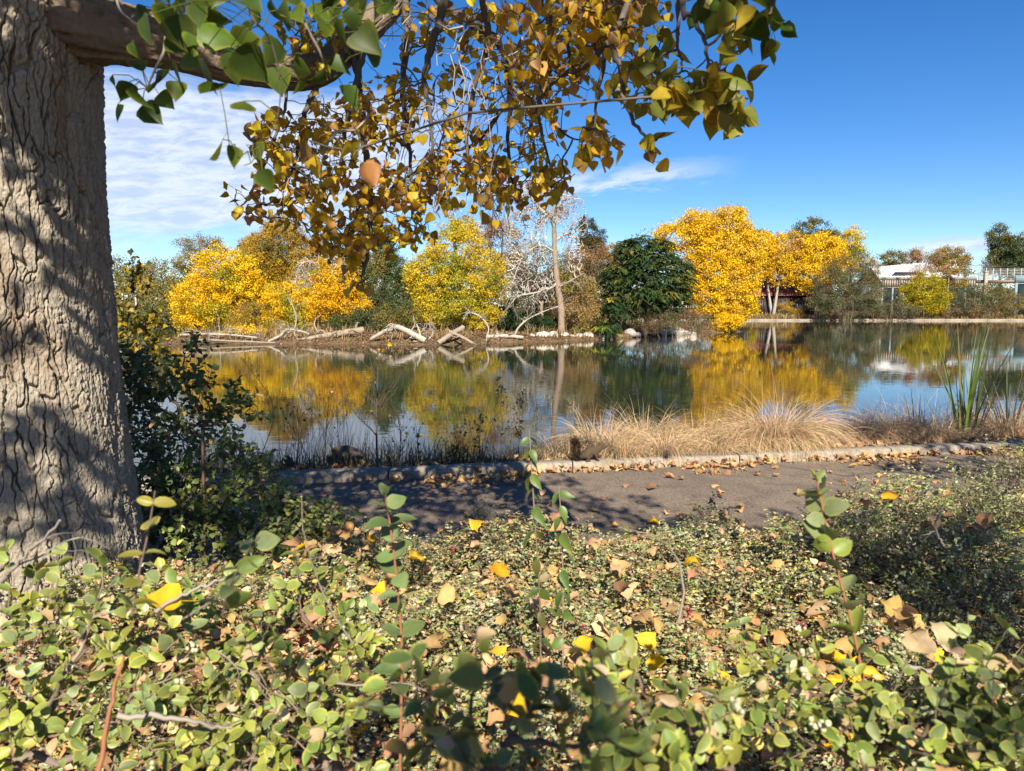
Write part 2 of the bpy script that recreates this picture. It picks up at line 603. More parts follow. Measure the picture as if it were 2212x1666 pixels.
def noise_mat(name, cols, scale, rough=0.9, bump=(30, 0.02), fine=None, spec=0.2):
    m = bpy.data.materials.new(name)
    m.use_nodes = True
    n = N(m.node_tree)
    p = m.node_tree.nodes['Principled BSDF']
    t = n.new('ShaderNodeTexCoord').outputs['Object']
    cols = [tuple(q * ALB for q in c_) for c_ in cols]
    c = n.mix(n.ramp(n.noise(t, scale, 6, 0.6), 0.3, 0.7), cols[0], cols[1])
    if len(cols) > 2:
        c = n.mix(n.ramp(n.noise(t, scale * 5.3, 5, 0.65), 0.45, 0.62), c, cols[2])
    if fine:
        c = n.mix(1.0, c, n.mix(n.noise(t, fine[0], 2, 0.5), (1 - fine[1],) * 3, (1 + fine[1],) * 3), 'MULTIPLY')
    n.put(p.inputs['Base Color'], c)
    p.inputs['Roughness'].default_value = rough
    p.inputs['Specular IOR Level'].default_value = spec
    b = n.new('ShaderNodeBump')
    b.inputs['Distance'].default_value = bump[1]
    n.put(b.inputs['Height'], n.noise(t, bump[0], 6, 0.7))
    n.put(p.inputs['Normal'], b.outputs[0])
    return m


M_GROUND = noise_mat('leaf_strewn_earth', [(0.085, 0.055, 0.032), (0.17, 0.115, 0.06), (0.24, 0.15, 0.075)], 1.3, 0.95, (18, 0.03))
M_ASPH = noise_mat('asphalt', [(0.27, 0.205, 0.155), (0.35, 0.27, 0.205), (0.24, 0.185, 0.142)], 0.9, 0.92, (110, 0.016), fine=(48, 0.9))
M_CONC = noise_mat('concrete', [(0.33, 0.275, 0.215), (0.45, 0.385, 0.31), (0.26, 0.22, 0.17)], 3.0, 0.9, (45, 0.006), fine=(60, 0.2))

kind(ground_grid().build('ground', M_GROUND, smooth=True), 'structure')

# asphalt path between the planting bed and the kerb
g = Geo()
xs = np.arange(-30, 40.1, 0.25)
ts = np.linspace(-PW, 0.02, 14)
X, T = np.meshgrid(xs, ts)
edge = np.where(T == ts[0], 0.10 * (fbm(X * 2.2, X * 0, 3, 4) - 0.5) * 2, 0)
Yp = kerb_y(X) + T + edge
Zp = 0.004 + 0.012 * (fbm(X * 1.3, T * 1.3, 3, 6) - 0.5)
nx, ny = len(xs), len(ts)
i = np.arange(ny - 1)[:, None] * nx + np.arange(nx - 1)[None]
g.add(np.stack([X, Yp, Zp], -1).reshape(-1, 3), np.stack([i, i + 1, i + nx + 1, i + nx], -1).reshape(-1, 4), (0.1,) * 3)
kind(g.build('path', M_ASPH, smooth=True), 'structure')

# kerb: cast lengths with small open joints
g = Geo()
step = 1.76
x0 = -1.16
for q in range(-8, 14):
    a, b = x0 + q * step + 0.006, x0 + (q + 1) * step - 0.006
    dz = rng.normal(0, 0.004)
    n = 9
    xx = np.linspace(a, b, n)
    prof = [(0, -0.06), (0, KH - 0.016), (0.016, KH), (KW - 0.016, KH), (KW, KH - 0.016), (KW, -0.06)]
    V = np.array([[x_, kerb_y(x_) + t_ + 0.004 * (vnoise(np.array([x_ * 5.0]), np.array([t_ * 9]), 3)[0] - 0.5), z_ + dz] for x_ in xx for t_, z_ in prof])
    k = len(prof)
    F = [[i * k + j, (i + 1) * k + j, (i + 1) * k + j + 1, i * k + j + 1] for i in range(n - 1) for j in range(k - 1)]
    g.add(V, F, (0.4,) * 3)
    for e in (0, n - 1):
        g.add(V[e * k:(e + 1) * k], [list(range(k))], (0.4,) * 3)
kind(g.build('kerb', M_CONC), 'structure')

# water
m = bpy.data.materials.new('pond_water')
m.use_nodes = True
n = N(m.node_tree)
p = m.node_tree.nodes['Principled BSDF']
p.inputs['Base Color'].default_value = (0.020, 0.024, 0.014, 1)
p.inputs['Roughness'].default_value = 0.008
p.inputs['IOR'].default_value = 1.33
p.inputs['Specular IOR Level'].default_value = 0.62
t = n.new('ShaderNodeTexCoord').outputs['Object']
mp = n.new('ShaderNodeMapping'); n.put(mp.inputs[0], t); mp.inputs['Scale'].default_value = (0.55, 1.0, 1.0)
patch = n.ramp(n.noise(mp.outputs[0], 0.07, 3, 0.5, 0.5), 0.46, 0.66, 0.35, 1.6)
h1 = n.noise(mp.outputs[0], 2.6, 3, 0.5, 0.4)
h2 = n.noise(mp.outputs[0], 9.0, 2, 0.5)
hh = n.math('ADD', n.math('MULTIPLY', h1, 0.8), n.math('MULTIPLY', h2, 0.16))
b = n.new('ShaderNodeBump')
b.inputs['Strength'].default_value = 1.0
n.put(b.inputs['Distance'], n.math('MULTIPLY', patch, 0.0042))
n.put(b.inputs['Height'], hh)
n.put(p.inputs['Normal'], b.outputs[0])
g = Geo()
g.add([[-320, 3, WZ], [340, 3, WZ], [340, 128, WZ], [-320, 128, WZ]], [[0, 1, 2, 3]], (0.1,) * 3)
kind(g.build('water', m), 'structure')

# concrete edge of the far shore
g = Geo()
for q in range(0, 34):
    a = 8.5 + q * 3.5
    box(g, (a + 0.02, 122.75, -0.6), (a + 3.48, 123.4, -0.02 + rng.normal(0, 0.01)), (0.4,) * 3)
kind(g.build('kerb', M_CONC), 'structure')

# ================================================================== TREES ACROSS THE WATER
YEL = [(1.04, 0.66, 0.012), (0.98, 0.60, 0.012), (1.10, 0.73, 0.03)]
GOLD = [(0.60, 0.37, 0.03), (0.48, 0.29, 0.035), (0.40, 0.29, 0.035), (0.70, 0.41, 0.035)]
YGRN = [(0.56, 0.49, 0.035), (0.37, 0.39, 0.035), (0.72, 0.57, 0.045), (0.47, 0.45, 0.06)]
OLIV = [(0.22, 0.20, 0.045), (0.28, 0.22, 0.05), (0.18, 0.18, 0.05), (0.36, 0.27, 0.08)]
GRN = [(0.10, 0.145, 0.045), (0.13, 0.16, 0.06), (0.08, 0.12, 0.04), (0.18, 0.18, 0.07)]
DGRN = [(0.035, 0.080, 0.024), (0.050, 0.105, 0.030), (0.028, 0.065, 0.022)]
RUST = [(0.42, 0.21, 0.07), (0.36, 0.20, 0.07), (0.48, 0.27, 0.11), (0.30, 0.18, 0.07)]
TAN = [(0.48, 0.30, 0.12), (0.42, 0.25, 0.09), (0.52, 0.35, 0.15), (0.40, 0.28, 0.08)]
BRSH = [(0.24, 0.16, 0.09), (0.20, 0.16, 0.08), (0.30, 0.20, 0.11), (0.16, 0.15, 0.06)]
GREY = [(0.17, 0.17, 0.08), (0.21, 0.19, 0.10), (0.14, 0.14, 0.06), (0.25, 0.20, 0.10)]
BARK = (0.17, 0.125, 0.09)
PALE = (0.42, 0.37, 0.31)


def ellipsoids(blobs, Y):
    out = []
    for bl in blobs:
        cx, cy, rx, ry = bl[:4]
        yy = Y + (bl[4] if len(bl) > 4 else 0)
        c = W(cx, cy, yy)
        k = yy / FD * 1.10
        out.append((c, np.array([rx * k, (rx * 0.6 + ry * 0.4) * k * 0.85, ry * k])))
    return out


def crown_points(els, clump, cover, shell=0.5):
    """centres of leaf clumps through the outer part of a set of ellipsoids, and outward directions"""
    P, O = [], []
    for c, r in els:
        area = 4 * math.pi * ((r[0] * r[1]) ** 1.6 / 3 + (r[0] * r[2]) ** 1.6 / 3 + (r[1] * r[2]) ** 1.6 / 3) ** (1 / 1.6)
        n = max(6, int(cover * 1.3 * area / clump ** 2))
        d = rdir(n)
        rad = shell + (1.03 - shell) * rng.random((n, 1)) ** 0.55
        rad = rad * (1 + 0.16 * (fbm(d[:, 0] * 2.6 + c[0], d[:, 2] * 2.6 + d[:, 1] * 2.1 + c[2], 3, 31)[:, None] - 0.5) * 2)
        P.append(c + d * rad * r); O.append(norm(d / r))
    return np.concatenate(P), np.concatenate(O)


def far_tree(name, label, cat, Y, blobs, pal, leaf=0.13, clump=0.42, cover=0.5, per=34, base=None, trunk=0.14,
             bark=BARK, pal2=None, shell=0.5, limbs=True, shape=QUAD, group=None, pmix=0.5, gauss=0.42, hang=0.0, stems=1):
    els = ellipsoids(blobs, Y)
    cs, outw = crown_points(els, clump, cover, shell)
    gz = np.array([height(c[:1], c[1:2])[0] for c in cs]) if len(cs) < 3 else height(cs[:, 0], cs[:, 1])
    keep = cs[:, 2] > np.maximum(gz, WZ) + 0.1
    cs, outw = cs[keep], outw[keep]
    bx = W(base if base is not None else blobs[0][0], 700, Y)[0]
    b0 = np.array([bx, Y, hz(bx, Y) - 0.1])
    root = thing(name, label, cat, b0, group)
    # foliage
    n = len(cs)
    leaf *= 0.72
    idx = np.repeat(np.arange(n), np.maximum(3, (1.8 * per * rng.uniform(0.55, 1.4, n)).astype(int)))
    m = len(idx)
    off = rng.normal(0, clump * gauss, (m, 3)) * np.array([1, 1, 0.75])
    pos = cs[idx] + off
    nr = norm(outw[idx] * 0.55 + rdir(m) * 0.9 + np.array([0, 0, 0.35]))
    dr = norm(rdir(m) + np.array([0, 0, -0.5 - hang]))
    ccol = vary(pal, n, amt=0.10)
    if pal2 is not None:
        f = (fbm(cs[:, 0] * 0.9, cs[:, 2] * 0.9 + cs[:, 1] * 0.4, 3, 77) > pmix)
        ccol[f] = vary(pal2, int(f.sum()), amt=0.10)
    col = np.clip(ccol[idx] * (1 + rng.normal(0, 0.16, (m, 1))), 0.004, 1.25)
    g = Geo()
    scatter(g, shape, pos, dr, nr, leaf * rng.uniform(0.7, 1.3, m), col)
    g.build('crown', M_FAR, root)
    # trunk and limbs
    g = Geo()
    for s in range(stems):
        c0 = els[s % len(els)][0] if stems > 1 else els[0][0]
        st = b0 + np.array([rng.normal(0, 0.25), rng.normal(0, 0.2), 0]) * (stems > 1)
        topp = c0 + np.array([0, 0, els[0][1][2] * 0.5])
        mid = (st + topp) / 2 + np.array([rng.normal(0, 0.25), rng.normal(0, 0.2), 0])
        pp = smooth_path([st, mid, topp], 14)
        tube(g, pp, np.linspace(trunk, trunk * 0.25, 14) / (1 + 0.5 * (stems > 1)), vary([bark], 1)[0], 7, 0.07, 3)
    if limbs:
        k = min(n, 70)
        tg = cs[rng.choice(n, k, replace=False)]
        nodes = pp[4:]
        P, par, cnt = grow(nodes, tg, 0.35)
        twigs(g, P, par, cnt, trunk * 0.07, trunk * 0.55, bark, 0.12, 4, 0.5)
    g.build('trunk', M_WOOD, root)
    return root


def compound_tree(name, label, cat, Y, blobs, pal, pal2, nfr, base, flen=0.95, group=None):
    """tree of heaven: drooping compound fronds at the ends of upright shoots"""
    els = ellipsoids(blobs, Y)
    bx = W(base, 700, Y)[0]
    b0 = np.array([bx, Y, hz(bx, Y) - 0.1])
    root = thing(name, label, cat, b0, group)
    g, gt = Geo(), Geo()
    vol = np.array([r.prod() for _, r in els]); pr = vol ** 0.7 / (vol ** 0.7).sum()
    tips = []
    for k in range(nfr // 9):
        c, r = els[rng.choice(len(els), p=pr)]
        d = norm(rng.normal(size=3) + np.array([0, -0.35, 0.35]))
        tip = c + d * r * rng.uniform(0.62, 1.02)
        if tip[2] < hz(tip[0], tip[1]) + 0.25:
            continue
        tips.append(tip)
        colb = vary(pal if rng.random() > 0.2 else pal2, 1, amt=0.12)[0]
        for f in range(9):
            a = f * 2.4 + rng.normal(0, 0.3)
            out = norm(np.array([math.cos(a), math.sin(a), rng.uniform(-0.1, 0.6)]) + d * 0.5)
            L = flen * rng.uniform(0.6, 1.15)
            tt = np.linspace(0, 1, 13)[:, None]
            path = tip + out * L * tt + np.array([0, 0, -1.0]) * L * 0.55 * tt ** 2
            tan = norm(np.gradient(path, axis=0))
            sd = norm(np.cross(tan, np.array([0, 0, 1.0])))
            for s in (-1, 1):
                q = path[2:]
                dd = norm(sd[2:] * s + tan[2:] * 0.5 + np.array([0, 0, -0.28]))
                nn = norm(np.cross(sd[2:] * s, tan[2:]) * s * -1 + np.array([0, 0, 0.8]))
                scatter(g, NARROW, q, dd, nn, L * 0.27 * np.linspace(1.05, 0.6, len(q)), np.clip(colb * (1 + rng.normal(0, 0.13, (len(q), 1))), 0.004, 0.9))
    tips = np.array(tips)
    cs, outw = crown_points(els, 0.5, 0.35, 0.35)
    m = len(cs) * 16
    scatter(g, NARROW, np.repeat(cs, 16, 0) * 1.0 + rng.normal(0, 0.22, (m, 3)), norm(rdir(m) + np.array([0, 0, -0.5])), norm(rdir(m) + np.array([0, -0.4, 0.5])), 0.20, vary(pal, m))
    g.build('crown', M_FAR, root)
    P, par, cnt = grow(smooth_path([b0, els[0][0]], 8), tips, 0.4)
    twigs(gt, P, par, cnt, 0.018, 0.12, BARK, 0.08, 5)
    tube(gt, smooth_path([b0, els[0][0]], 8), np.linspace(0.12, 0.06, 8), BARK, 7)
    gt.build('trunk', M_WOOD, root)


IS = 'trees on the island'
FS = 'trees on the far shore'
# far left shore
far_tree('olive_tree_row', 'low pale olive tree on the far left bank, just right of the big trunk', 'tree', 92, [(262, 625, 55, 50), (240, 600, 45, 40)], OLIV, 0.26, 0.9, 0.5, base=262, trunk=0.2)
far_tree('olive_tree', 'rounded olive tree with tan tips at the left end of the far bank', 'tree', 88, [(350, 618, 60, 52), (330, 650, 60, 45), (398, 640, 40, 50)], OLIV, 0.24, 0.8, 0.55, base=350, trunk=0.2, pal2=TAN, pmix=0.62)
far_tree('dark_shrub', 'dark green shrub at the waterline under the olive trees on the left', 'shrub', 84, [(330, 690, 80, 22), (420, 690, 50, 20)], GRN, 0.22, 0.7, 0.6, base=340, trunk=0.1, limbs=False)
far_tree('tan_tree', 'airy tan and olive treetop standing highest behind the yellow maple at left', 'tree', 70, [(432, 545, 52, 34), (398, 560, 26, 26), (465, 560, 40, 34), (430, 600, 40, 50)], OLIV, 0.15, 0.55, 0.33, base=440, pal2=TAN, pmix=0.5, trunk=0.2)
far_tree('maple_tree', 'bright yellow maple at the left end of the island', 'tree', 55, [(478, 585, 62, 48), (440, 650, 62, 50), (500, 640, 60, 55), (420, 690, 34, 24), (530, 600, 40, 44)], YEL, 0.14, 0.45, 0.55, base=470, pal2=YGRN, pmix=0.58)
far_tree('elm_tree', 'tall golden brown elm, highest crown left of the white snags', 'tree', 60, [(602, 540, 60, 60), (560, 600, 55, 50), (655, 570, 50, 55), (600, 620, 80, 55), (612, 505, 40, 30), (560, 560, 40, 50), (660, 620, 60, 60), (545, 640, 50, 50)], GOLD, 0.14, 0.45, 0.55, base=625, trunk=0.2)
far_tree('yellow_shrub', 'rounded yellow shrub below the golden elm', 'shrub', 47, [(620, 655, 52, 45), (598, 690, 34, 26), (650, 680, 40, 34)], YEL, 0.12, 0.38, 0.55, base=620, pal2=YGRN, pmix=0.60)
far_tree('low_yellow_shrub', 'small low yellow shrub touching the water among the left logs', 'shrub', 43.5, [(522, 722, 44, 13), (545, 716, 24, 12)], YEL, 0.11, 0.3, 0.6, base=522, trunk=0.06, limbs=False)
far_tree('dry_shrub', 'dry tan twiggy shrub between the yellow shrubs on the left', 'shrub', 46, [(555, 685, 42, 34), (520, 690, 30, 24)], BRSH, 0.08, 0.4, 0.4, base=550, pal2=GOLD, pmix=0.5, trunk=0.06, stems=4)
far_tree('orange_maple', 'yellow orange maple beside the grey green shrubs, left of centre', 'tree', 46, [(738, 618, 46, 44), (705, 650, 34, 40), (752, 660, 44, 34), (690, 590, 22, 24)], [(1.0, 0.55, 0.014), (0.95, 0.58, 0.018), (0.92, 0.48, 0.018)], 0.12, 0.38, 0.55, base=735, pal2=YGRN, pmix=0.66)
far_tree('green_elm', 'dull green bushy tree between the orange maple and yellow green cottonwood', 'tree', 52, [(830, 612, 70, 58), (780, 640, 40, 50), (870, 650, 50, 50), (800, 575, 40, 32)], GRN, 0.12, 0.42, 0.6, base=825, pal2=OLIV, pmix=0.56)
far_tree('green_shrub', 'low green shrub on the bank below the dull green tree', 'shrub', 45.5, [(810, 690, 60, 26), (870, 680, 44, 32), (750, 695, 36, 20)], GRN, 0.11, 0.36, 0.6, base=810, trunk=0.07, limbs=False, pal2=OLIV, pmix=0.55)
far_tree('dark_pine', 'dark bluish pine top showing behind the dull green tree', 'tree', 66, [(832, 545, 22, 34), (838, 575, 28, 24), (820, 510, 14, 20)], DGRN, 0.16, 0.4, 0.6, base=835, trunk=0.15)
far_tree('tan_shrub', 'small tan shrub in the gap left of the yellow green cottonwood', 'shrub', 57, [(880, 590, 26, 26), (893, 620, 26, 34)], OLIV, 0.13, 0.4, 0.4, base=885, trunk=0.08, pal2=TAN, pmix=0.5)
far_tree('rust_tree', 'rusty brown tree behind the yellow green cottonwood', 'tree', 56, [(1085, 530, 44, 52), (1100, 600, 50, 60), (1060, 490, 24, 26)], RUST, 0.12, 0.42, 0.42, base=1095, trunk=0.13)
far_tree('olive_brown_tree', 'brownish olive tree behind the white dead tree', 'tree', 54, [(1160, 590, 52, 62), (1140, 640, 44, 50), (1190, 640, 40, 50)], OLIV, 0.11, 0.42, 0.42, base=1160, pal2=BRSH, pmix=0.5)
far_tree('cottonwood', 'big yellow green cottonwood in the middle of the island', 'tree', 46, [(985, 540, 62, 54), (935, 600, 52, 52), (1035, 596, 58, 58), (985, 640, 78, 54), (940, 668, 44, 36), (1030, 670, 48, 40), (900, 590, 22, 26), (1000, 500, 32, 24)], YGRN, 0.12, 0.38, 0.58, base=985, pal2=[(0.82, 0.58, 0.03), (0.72, 0.55, 0.035)], pmix=0.52, trunk=0.18)
far_tree('dark_undergrowth_shrub', 'dark green shrub in shade under the leaning white limb', 'shrub', 47.5, [(1130, 695, 42, 18), (1180, 700, 34, 14), (1085, 690, 34, 26)], DGRN, 0.11, 0.32, 0.6, base=1130, trunk=0.06, limbs=False, pal2=GRN, pmix=0.5)
far_tree('tan_willow', 'peach tan shrub right of the dead white trunk', 'shrub', 47, [(1248, 640, 44, 48), (1260, 690, 46, 34), (1232, 600, 30, 34)], TAN, 0.11, 0.36, 0.5, base=1250, pal2=[(0.34, 0.28, 0.06), (0.40, 0.26, 0.07)], pmix=0.55, trunk=0.07, stems=3)
far_tree('rust_shrub', 'rusty twiggy tree behind the peach tan shrub', 'tree', 56, [(1270, 575, 40, 44), (1300, 570, 30, 36)], RUST, 0.10, 0.4, 0.34, base=1275, pal2=BRSH, pmix=0.5)
far_tree('dark_conifer', 'dark brownish conifer showing behind the white dead tree', 'tree', 72, [(1268, 505, 20, 34), (1278, 535, 28, 24), (1298, 515, 8, 16)], [(0.10, 0.09, 0.03), (0.14, 0.11, 0.03), (0.07, 0.07, 0.025)], 0.14, 0.36, 0.5, base=1272, trunk=0.14)
far_tree('gold_shrub', 'sliver of golden tree above the dark green fronds', 'tree', 75, [(1330, 545, 34, 18), (1350, 570, 34, 24)], TAN, 0.16, 0.45, 0.5, base=1335, trunk=0.12)
compound_tree('tree_of_heaven', 'dark green tree with drooping feathery fronds left of the big yellow tree', 'tree', 50, [(1395, 605, 84, 66), (1345, 635, 54, 56), (1445, 615, 48, 60), (1390, 550, 60, 36), (1420, 648, 56, 30)], [(0.045, 0.085, 0.020), (0.062, 0.112, 0.026), (0.036, 0.070, 0.018)], [(0.13, 0.16, 0.03), (0.22, 0.21, 0.04)], 4600, 1395, 0.62)
compound_tree('tree_of_heaven', 'small dark green feathery sapling leaning over the rocks at the water', 'tree', 46.5, [(1320, 680, 24, 30), (1312, 705, 22, 12)], DGRN, [(0.20, 0.26, 0.03), (0.40, 0.36, 0.03)], 420, 1322, 0.6)
far_tree('dry_brush', 'dry reddish brown brush above the pale shore rocks', 'shrub', 50, [(1400, 695, 36, 22), (1480, 690, 40, 26), (1510, 700, 34, 18)], BRSH, 0.07, 0.36, 0.45, base=1470, stems=5, trunk=0.05, pal2=[(0.28, 0.13, 0.08), (0.24, 0.14, 0.08)], pmix=0.55)
far_tree('green_brush', 'low green brush between the feathery tree and the big yellow tree', 'shrub', 49, [(1440, 690, 30, 22), (1408, 705, 16, 12)], GRN, 0.08, 0.34, 0.5, base=1440, stems=3, trunk=0.05, pal2=BRSH, pmix=0.5)
far_tree('olive_shrub', 'olive shrub filling in between the golden elm and the yellow maple', 'shrub', 58, [(545, 600, 46, 70), (560, 650, 50, 46), (585, 560, 30, 40)], GOLD, 0.13, 0.42, 0.5, base=550, trunk=0.08, pal2=OLIV, pmix=0.5)
far_tree('olive_tree', 'olive tan tree showing above the orange maple', 'tree', 62, [(720, 575, 50, 50), (770, 590, 44, 46), (690, 560, 34, 44)], OLIV, 0.13, 0.42, 0.5, base=725, trunk=0.12, pal2=GRN, pmix=0.5)
far_tree('brown_tree', 'brown twiggy tree filling the space right of the dead white trunk', 'tree', 57, [(1235, 600, 44, 60), (1290, 610, 36, 56), (1210, 650, 40, 50)], RUST, 0.11, 0.4, 0.45, base=1245, trunk=0.10, pal2=BRSH, pmix=0.5)
# the big yellow tree at the point
far_tree('ash_tree', 'largest bright yellow tree, hanging over the water at the island tip', 'tree', 62, [(1555, 500, 62, 38), (1465, 512, 48, 30), (1510, 488, 40, 30), (1600, 545, 46, 50), (1540, 545, 60, 44), (1548, 590, 60, 48), (1600, 610, 40, 50), (1540, 640, 54, 40), (1585, 655, 46, 34), (1575, 465, 30, 18), (1620, 540, 24, 40), (1500, 620, 24, 36)], YEL, 0.16, 0.5, 0.66, per=38, base=1545, trunk=0.24, pal2=[(0.90, 0.55, 0.06), (0.95, 0.62, 0.05)], pmix=0.60)
far_tree('yellow_shrub', 'low yellow shrub leaning over the water below the largest yellow tree', 'shrub', 60.5, [(1572, 696, 28, 17), (1560, 705, 22, 10), (1586, 690, 18, 14)], YEL, 0.14, 0.4, 0.7, base=1572, trunk=0.06, limbs=False)
# far shore, right
far_tree('green_poplar', 'rounded green poplar top rising above the yellow cottonwood row', 'tree', 150, [(1748, 498, 34, 24), (1720, 508, 16, 12), (1775, 515, 20, 14), (1745, 540, 30, 34)], OLIV, 0.36, 1.0, 0.5, base=1750, trunk=0.4, pal2=GRN, pmix=0.5)
far_tree('green_poplar', 'green poplar partly hidden behind the right end of the yellow row', 'tree', 146, [(1792, 520, 30, 22), (1800, 560, 30, 40)], OLIV, 0.36, 1.0, 0.5, base=1795, trunk=0.4)
far_tree('dark_tree', 'dark green treetop peeping between the two tallest yellow crowns', 'tree', 150, [(1640, 505, 18, 10), (1650, 540, 26, 36)], GRN, 0.36, 1.0, 0.5, base=1645, trunk=0.4)
far_tree('cottonwood', 'yellow cottonwood of the far shore row nearest the island tip', 'tree', 130, [(1655, 540, 24, 40), (1648, 578, 22, 28)], YEL, 0.30, 0.9, 0.6, base=1668, trunk=0.25, bark=PALE, group=FS)
far_tree('cottonwood', 'yellow cottonwood with pale trunk in front of the red roof', 'tree', 129, [(1695, 545, 36, 42), (1690, 580, 36, 34), (1715, 565, 30, 40)], YEL, 0.30, 0.9, 0.6, base=1670, trunk=0.28, bark=PALE, group=FS, pal2=[(0.62, 0.35, 0.09), (0.7, 0.42, 0.05)], pmix=0.5)
far_tree('cottonwood', 'broad yellow cottonwood at the right end of the far shore row', 'tree', 128, [(1770, 545, 42, 40), (1750, 588, 36, 36), (1800, 565, 30, 44)], YEL, 0.30, 0.9, 0.6, base=1762, trunk=0.28, bark=PALE, group=FS)
far_tree('yellow_poplar', 'slim yellow poplar behind the grey green willow', 'tree', 140, [(1842, 522, 20, 28), (1825, 545, 18, 22), (1850, 560, 26, 30)], YGRN, 0.32, 0.9, 0.5, base=1842, trunk=0.25, pal2=YEL, pmix=0.5)
far_tree('grey_willow', 'grey green bushy willow hanging over the far kerb', 'shrub', 121, [(1835, 585, 38, 46), (1800, 620, 42, 46), (1860, 620, 42, 50), (1830, 655, 66, 34), (1780, 650, 30, 30)], GREY, 0.20, 0.8, 0.42, base=1830, stems=6, trunk=0.14, pal2=GRN, pmix=0.6)
far_tree('tan_shrub', 'tan orange shrub on the right side of the grey green willow', 'shrub', 123, [(1880, 590, 18, 32), (1885, 640, 16, 30)], TAN, 0.20, 0.7, 0.4, base=1882, trunk=0.1, stems=2)
far_tree('distant_tree', 'dark olive tree behind the left end of the white roof', 'tree', 175, [(1930, 560, 26, 14), (1915, 570, 14, 16)], OLIV, 0.40, 1.1, 0.5, base=1925, trunk=0.3)
far_tree('distant_tree', 'rusty brown tree behind the middle of the white roof', 'tree', 178, [(1970, 556, 20, 15)], RUST, 0.40, 1.1, 0.5, base=1970, trunk=0.3)
far_tree('distant_tree', 'olive tree behind the right end of the white roof', 'tree', 176, [(2052, 552, 38, 16), (2060, 565, 28, 14)], OLIV, 0.40, 1.1, 0.45, base=2052, trunk=0.3, pal2=TAN, pmix=0.5)
far_tree('pink_tree', 'sparse salmon pink tree in front of the white roof', 'tree', 130, [(2000, 560, 30, 24), (2010, 590, 34, 26), (1970, 600, 26, 20)], [(0.50, 0.24, 0.15), (0.45, 0.24, 0.14), (0.52, 0.30, 0.18)], 0.24, 0.8, 0.20, per=20, base=1995, trunk=0.16, bark=PALE)
far_tree('locust_tree', 'golden olive locust tree in front of the roof gable', 'tree', 131, [(2050, 575, 36, 18), (2060, 600, 30, 22), (2040, 560, 30, 14)], GOLD, 0.26, 0.8, 0.36, base=2042, trunk=0.15, pal2=OLIV, pmix=0.5, bark=PALE)
far_tree('yellow_green_shrub', 'yellow green maple shrub in front of the slatted fence', 'shrub', 124, [(2000, 625, 34, 34), (2025, 645, 28, 26), (1970, 640, 26, 26), (2005, 655, 34, 22)], [(0.52, 0.42, 0.015), (0.38, 0.36, 0.02), (0.6, 0.46, 0.02)], 0.24, 0.75, 0.55, base=2005, trunk=0.14)
far_tree('poplar_tree', 'tall olive green poplar at the right edge of the far shore', 'tree', 160, [(2158, 515, 20, 28), (2170, 545, 26, 34), (2145, 570, 20, 20)], OLIV, 0.36, 1.0, 0.6, base=2160, trunk=0.4, pal2=GRN, pmix=0.5)
far_tree('dark_tree', 'dark green tree cut by the right frame edge beside the poplar', 'tree', 156, [(2215, 540, 32, 32), (2205, 575, 40, 30)], GRN, 0.36, 1.0, 0.6, base=2210, trunk=0.4)
far_tree('bare_shrub', 'bare grey twiggy shrub beside the footbridge railing', 'shrub', 150, [(2125, 585, 42, 14)], [(0.2, 0.16, 0.13), (0.24, 0.2, 0.16)], 0.14, 0.8, 0.3, per=16, base=2125, trunk=0.12, stems=5, bark=(0.26, 0.22, 0.19))
for lab, bl, b_, pl, p2 in [
    ('low grey brown brush on the far kerb right of the willow', [(1925, 668, 34, 14), (1960, 672, 26, 12)], 1930, BRSH, GREY),
    ('grey green brush on the far shore below the locust tree', [(2080, 645, 36, 28), (2110, 655, 30, 24)], 2085, GREY, GRN),
    ('tallest olive brush on the far shore near the right edge', [(2140, 640, 34, 28), (2170, 650, 30, 26)], 2150, GREY, OLIV),
    ('tan weedy brush at the far right end of the far shore', [(2190, 660, 30, 18), (2120, 672, 40, 12), (2050, 674, 30, 10)], 2150, TAN, BRSH)]:
    far_tree('shore_brush', lab, 'shrub', 122.5 if 'kerb' in lab else 124.2, bl, pl, 0.20, 0.7, 0.5, per=26, base=b_, stems=5, trunk=0.10, pal2=p2, pmix=0.5, bark=(0.22, 0.17, 0.12))
far_tree('yellow_sapling', 'small yellow green sapling before the dark shed wall', 'tree', 125.5, [(1628, 660, 10, 14), (1622, 648, 6, 8)], [(0.5, 0.42, 0.02), (0.6, 0.45, 0.03)], 0.18, 0.5, 0.5, base=1628, trunk=0.06)
far_tree('golden_shrub', 'low golden shrub against the middle of the dark shed wall', 'shrub', 125.5, [(1700, 664, 16, 10), (1722, 676, 10, 8)], GOLD, 0.18, 0.5, 0.5, base=1700, trunk=0.06)

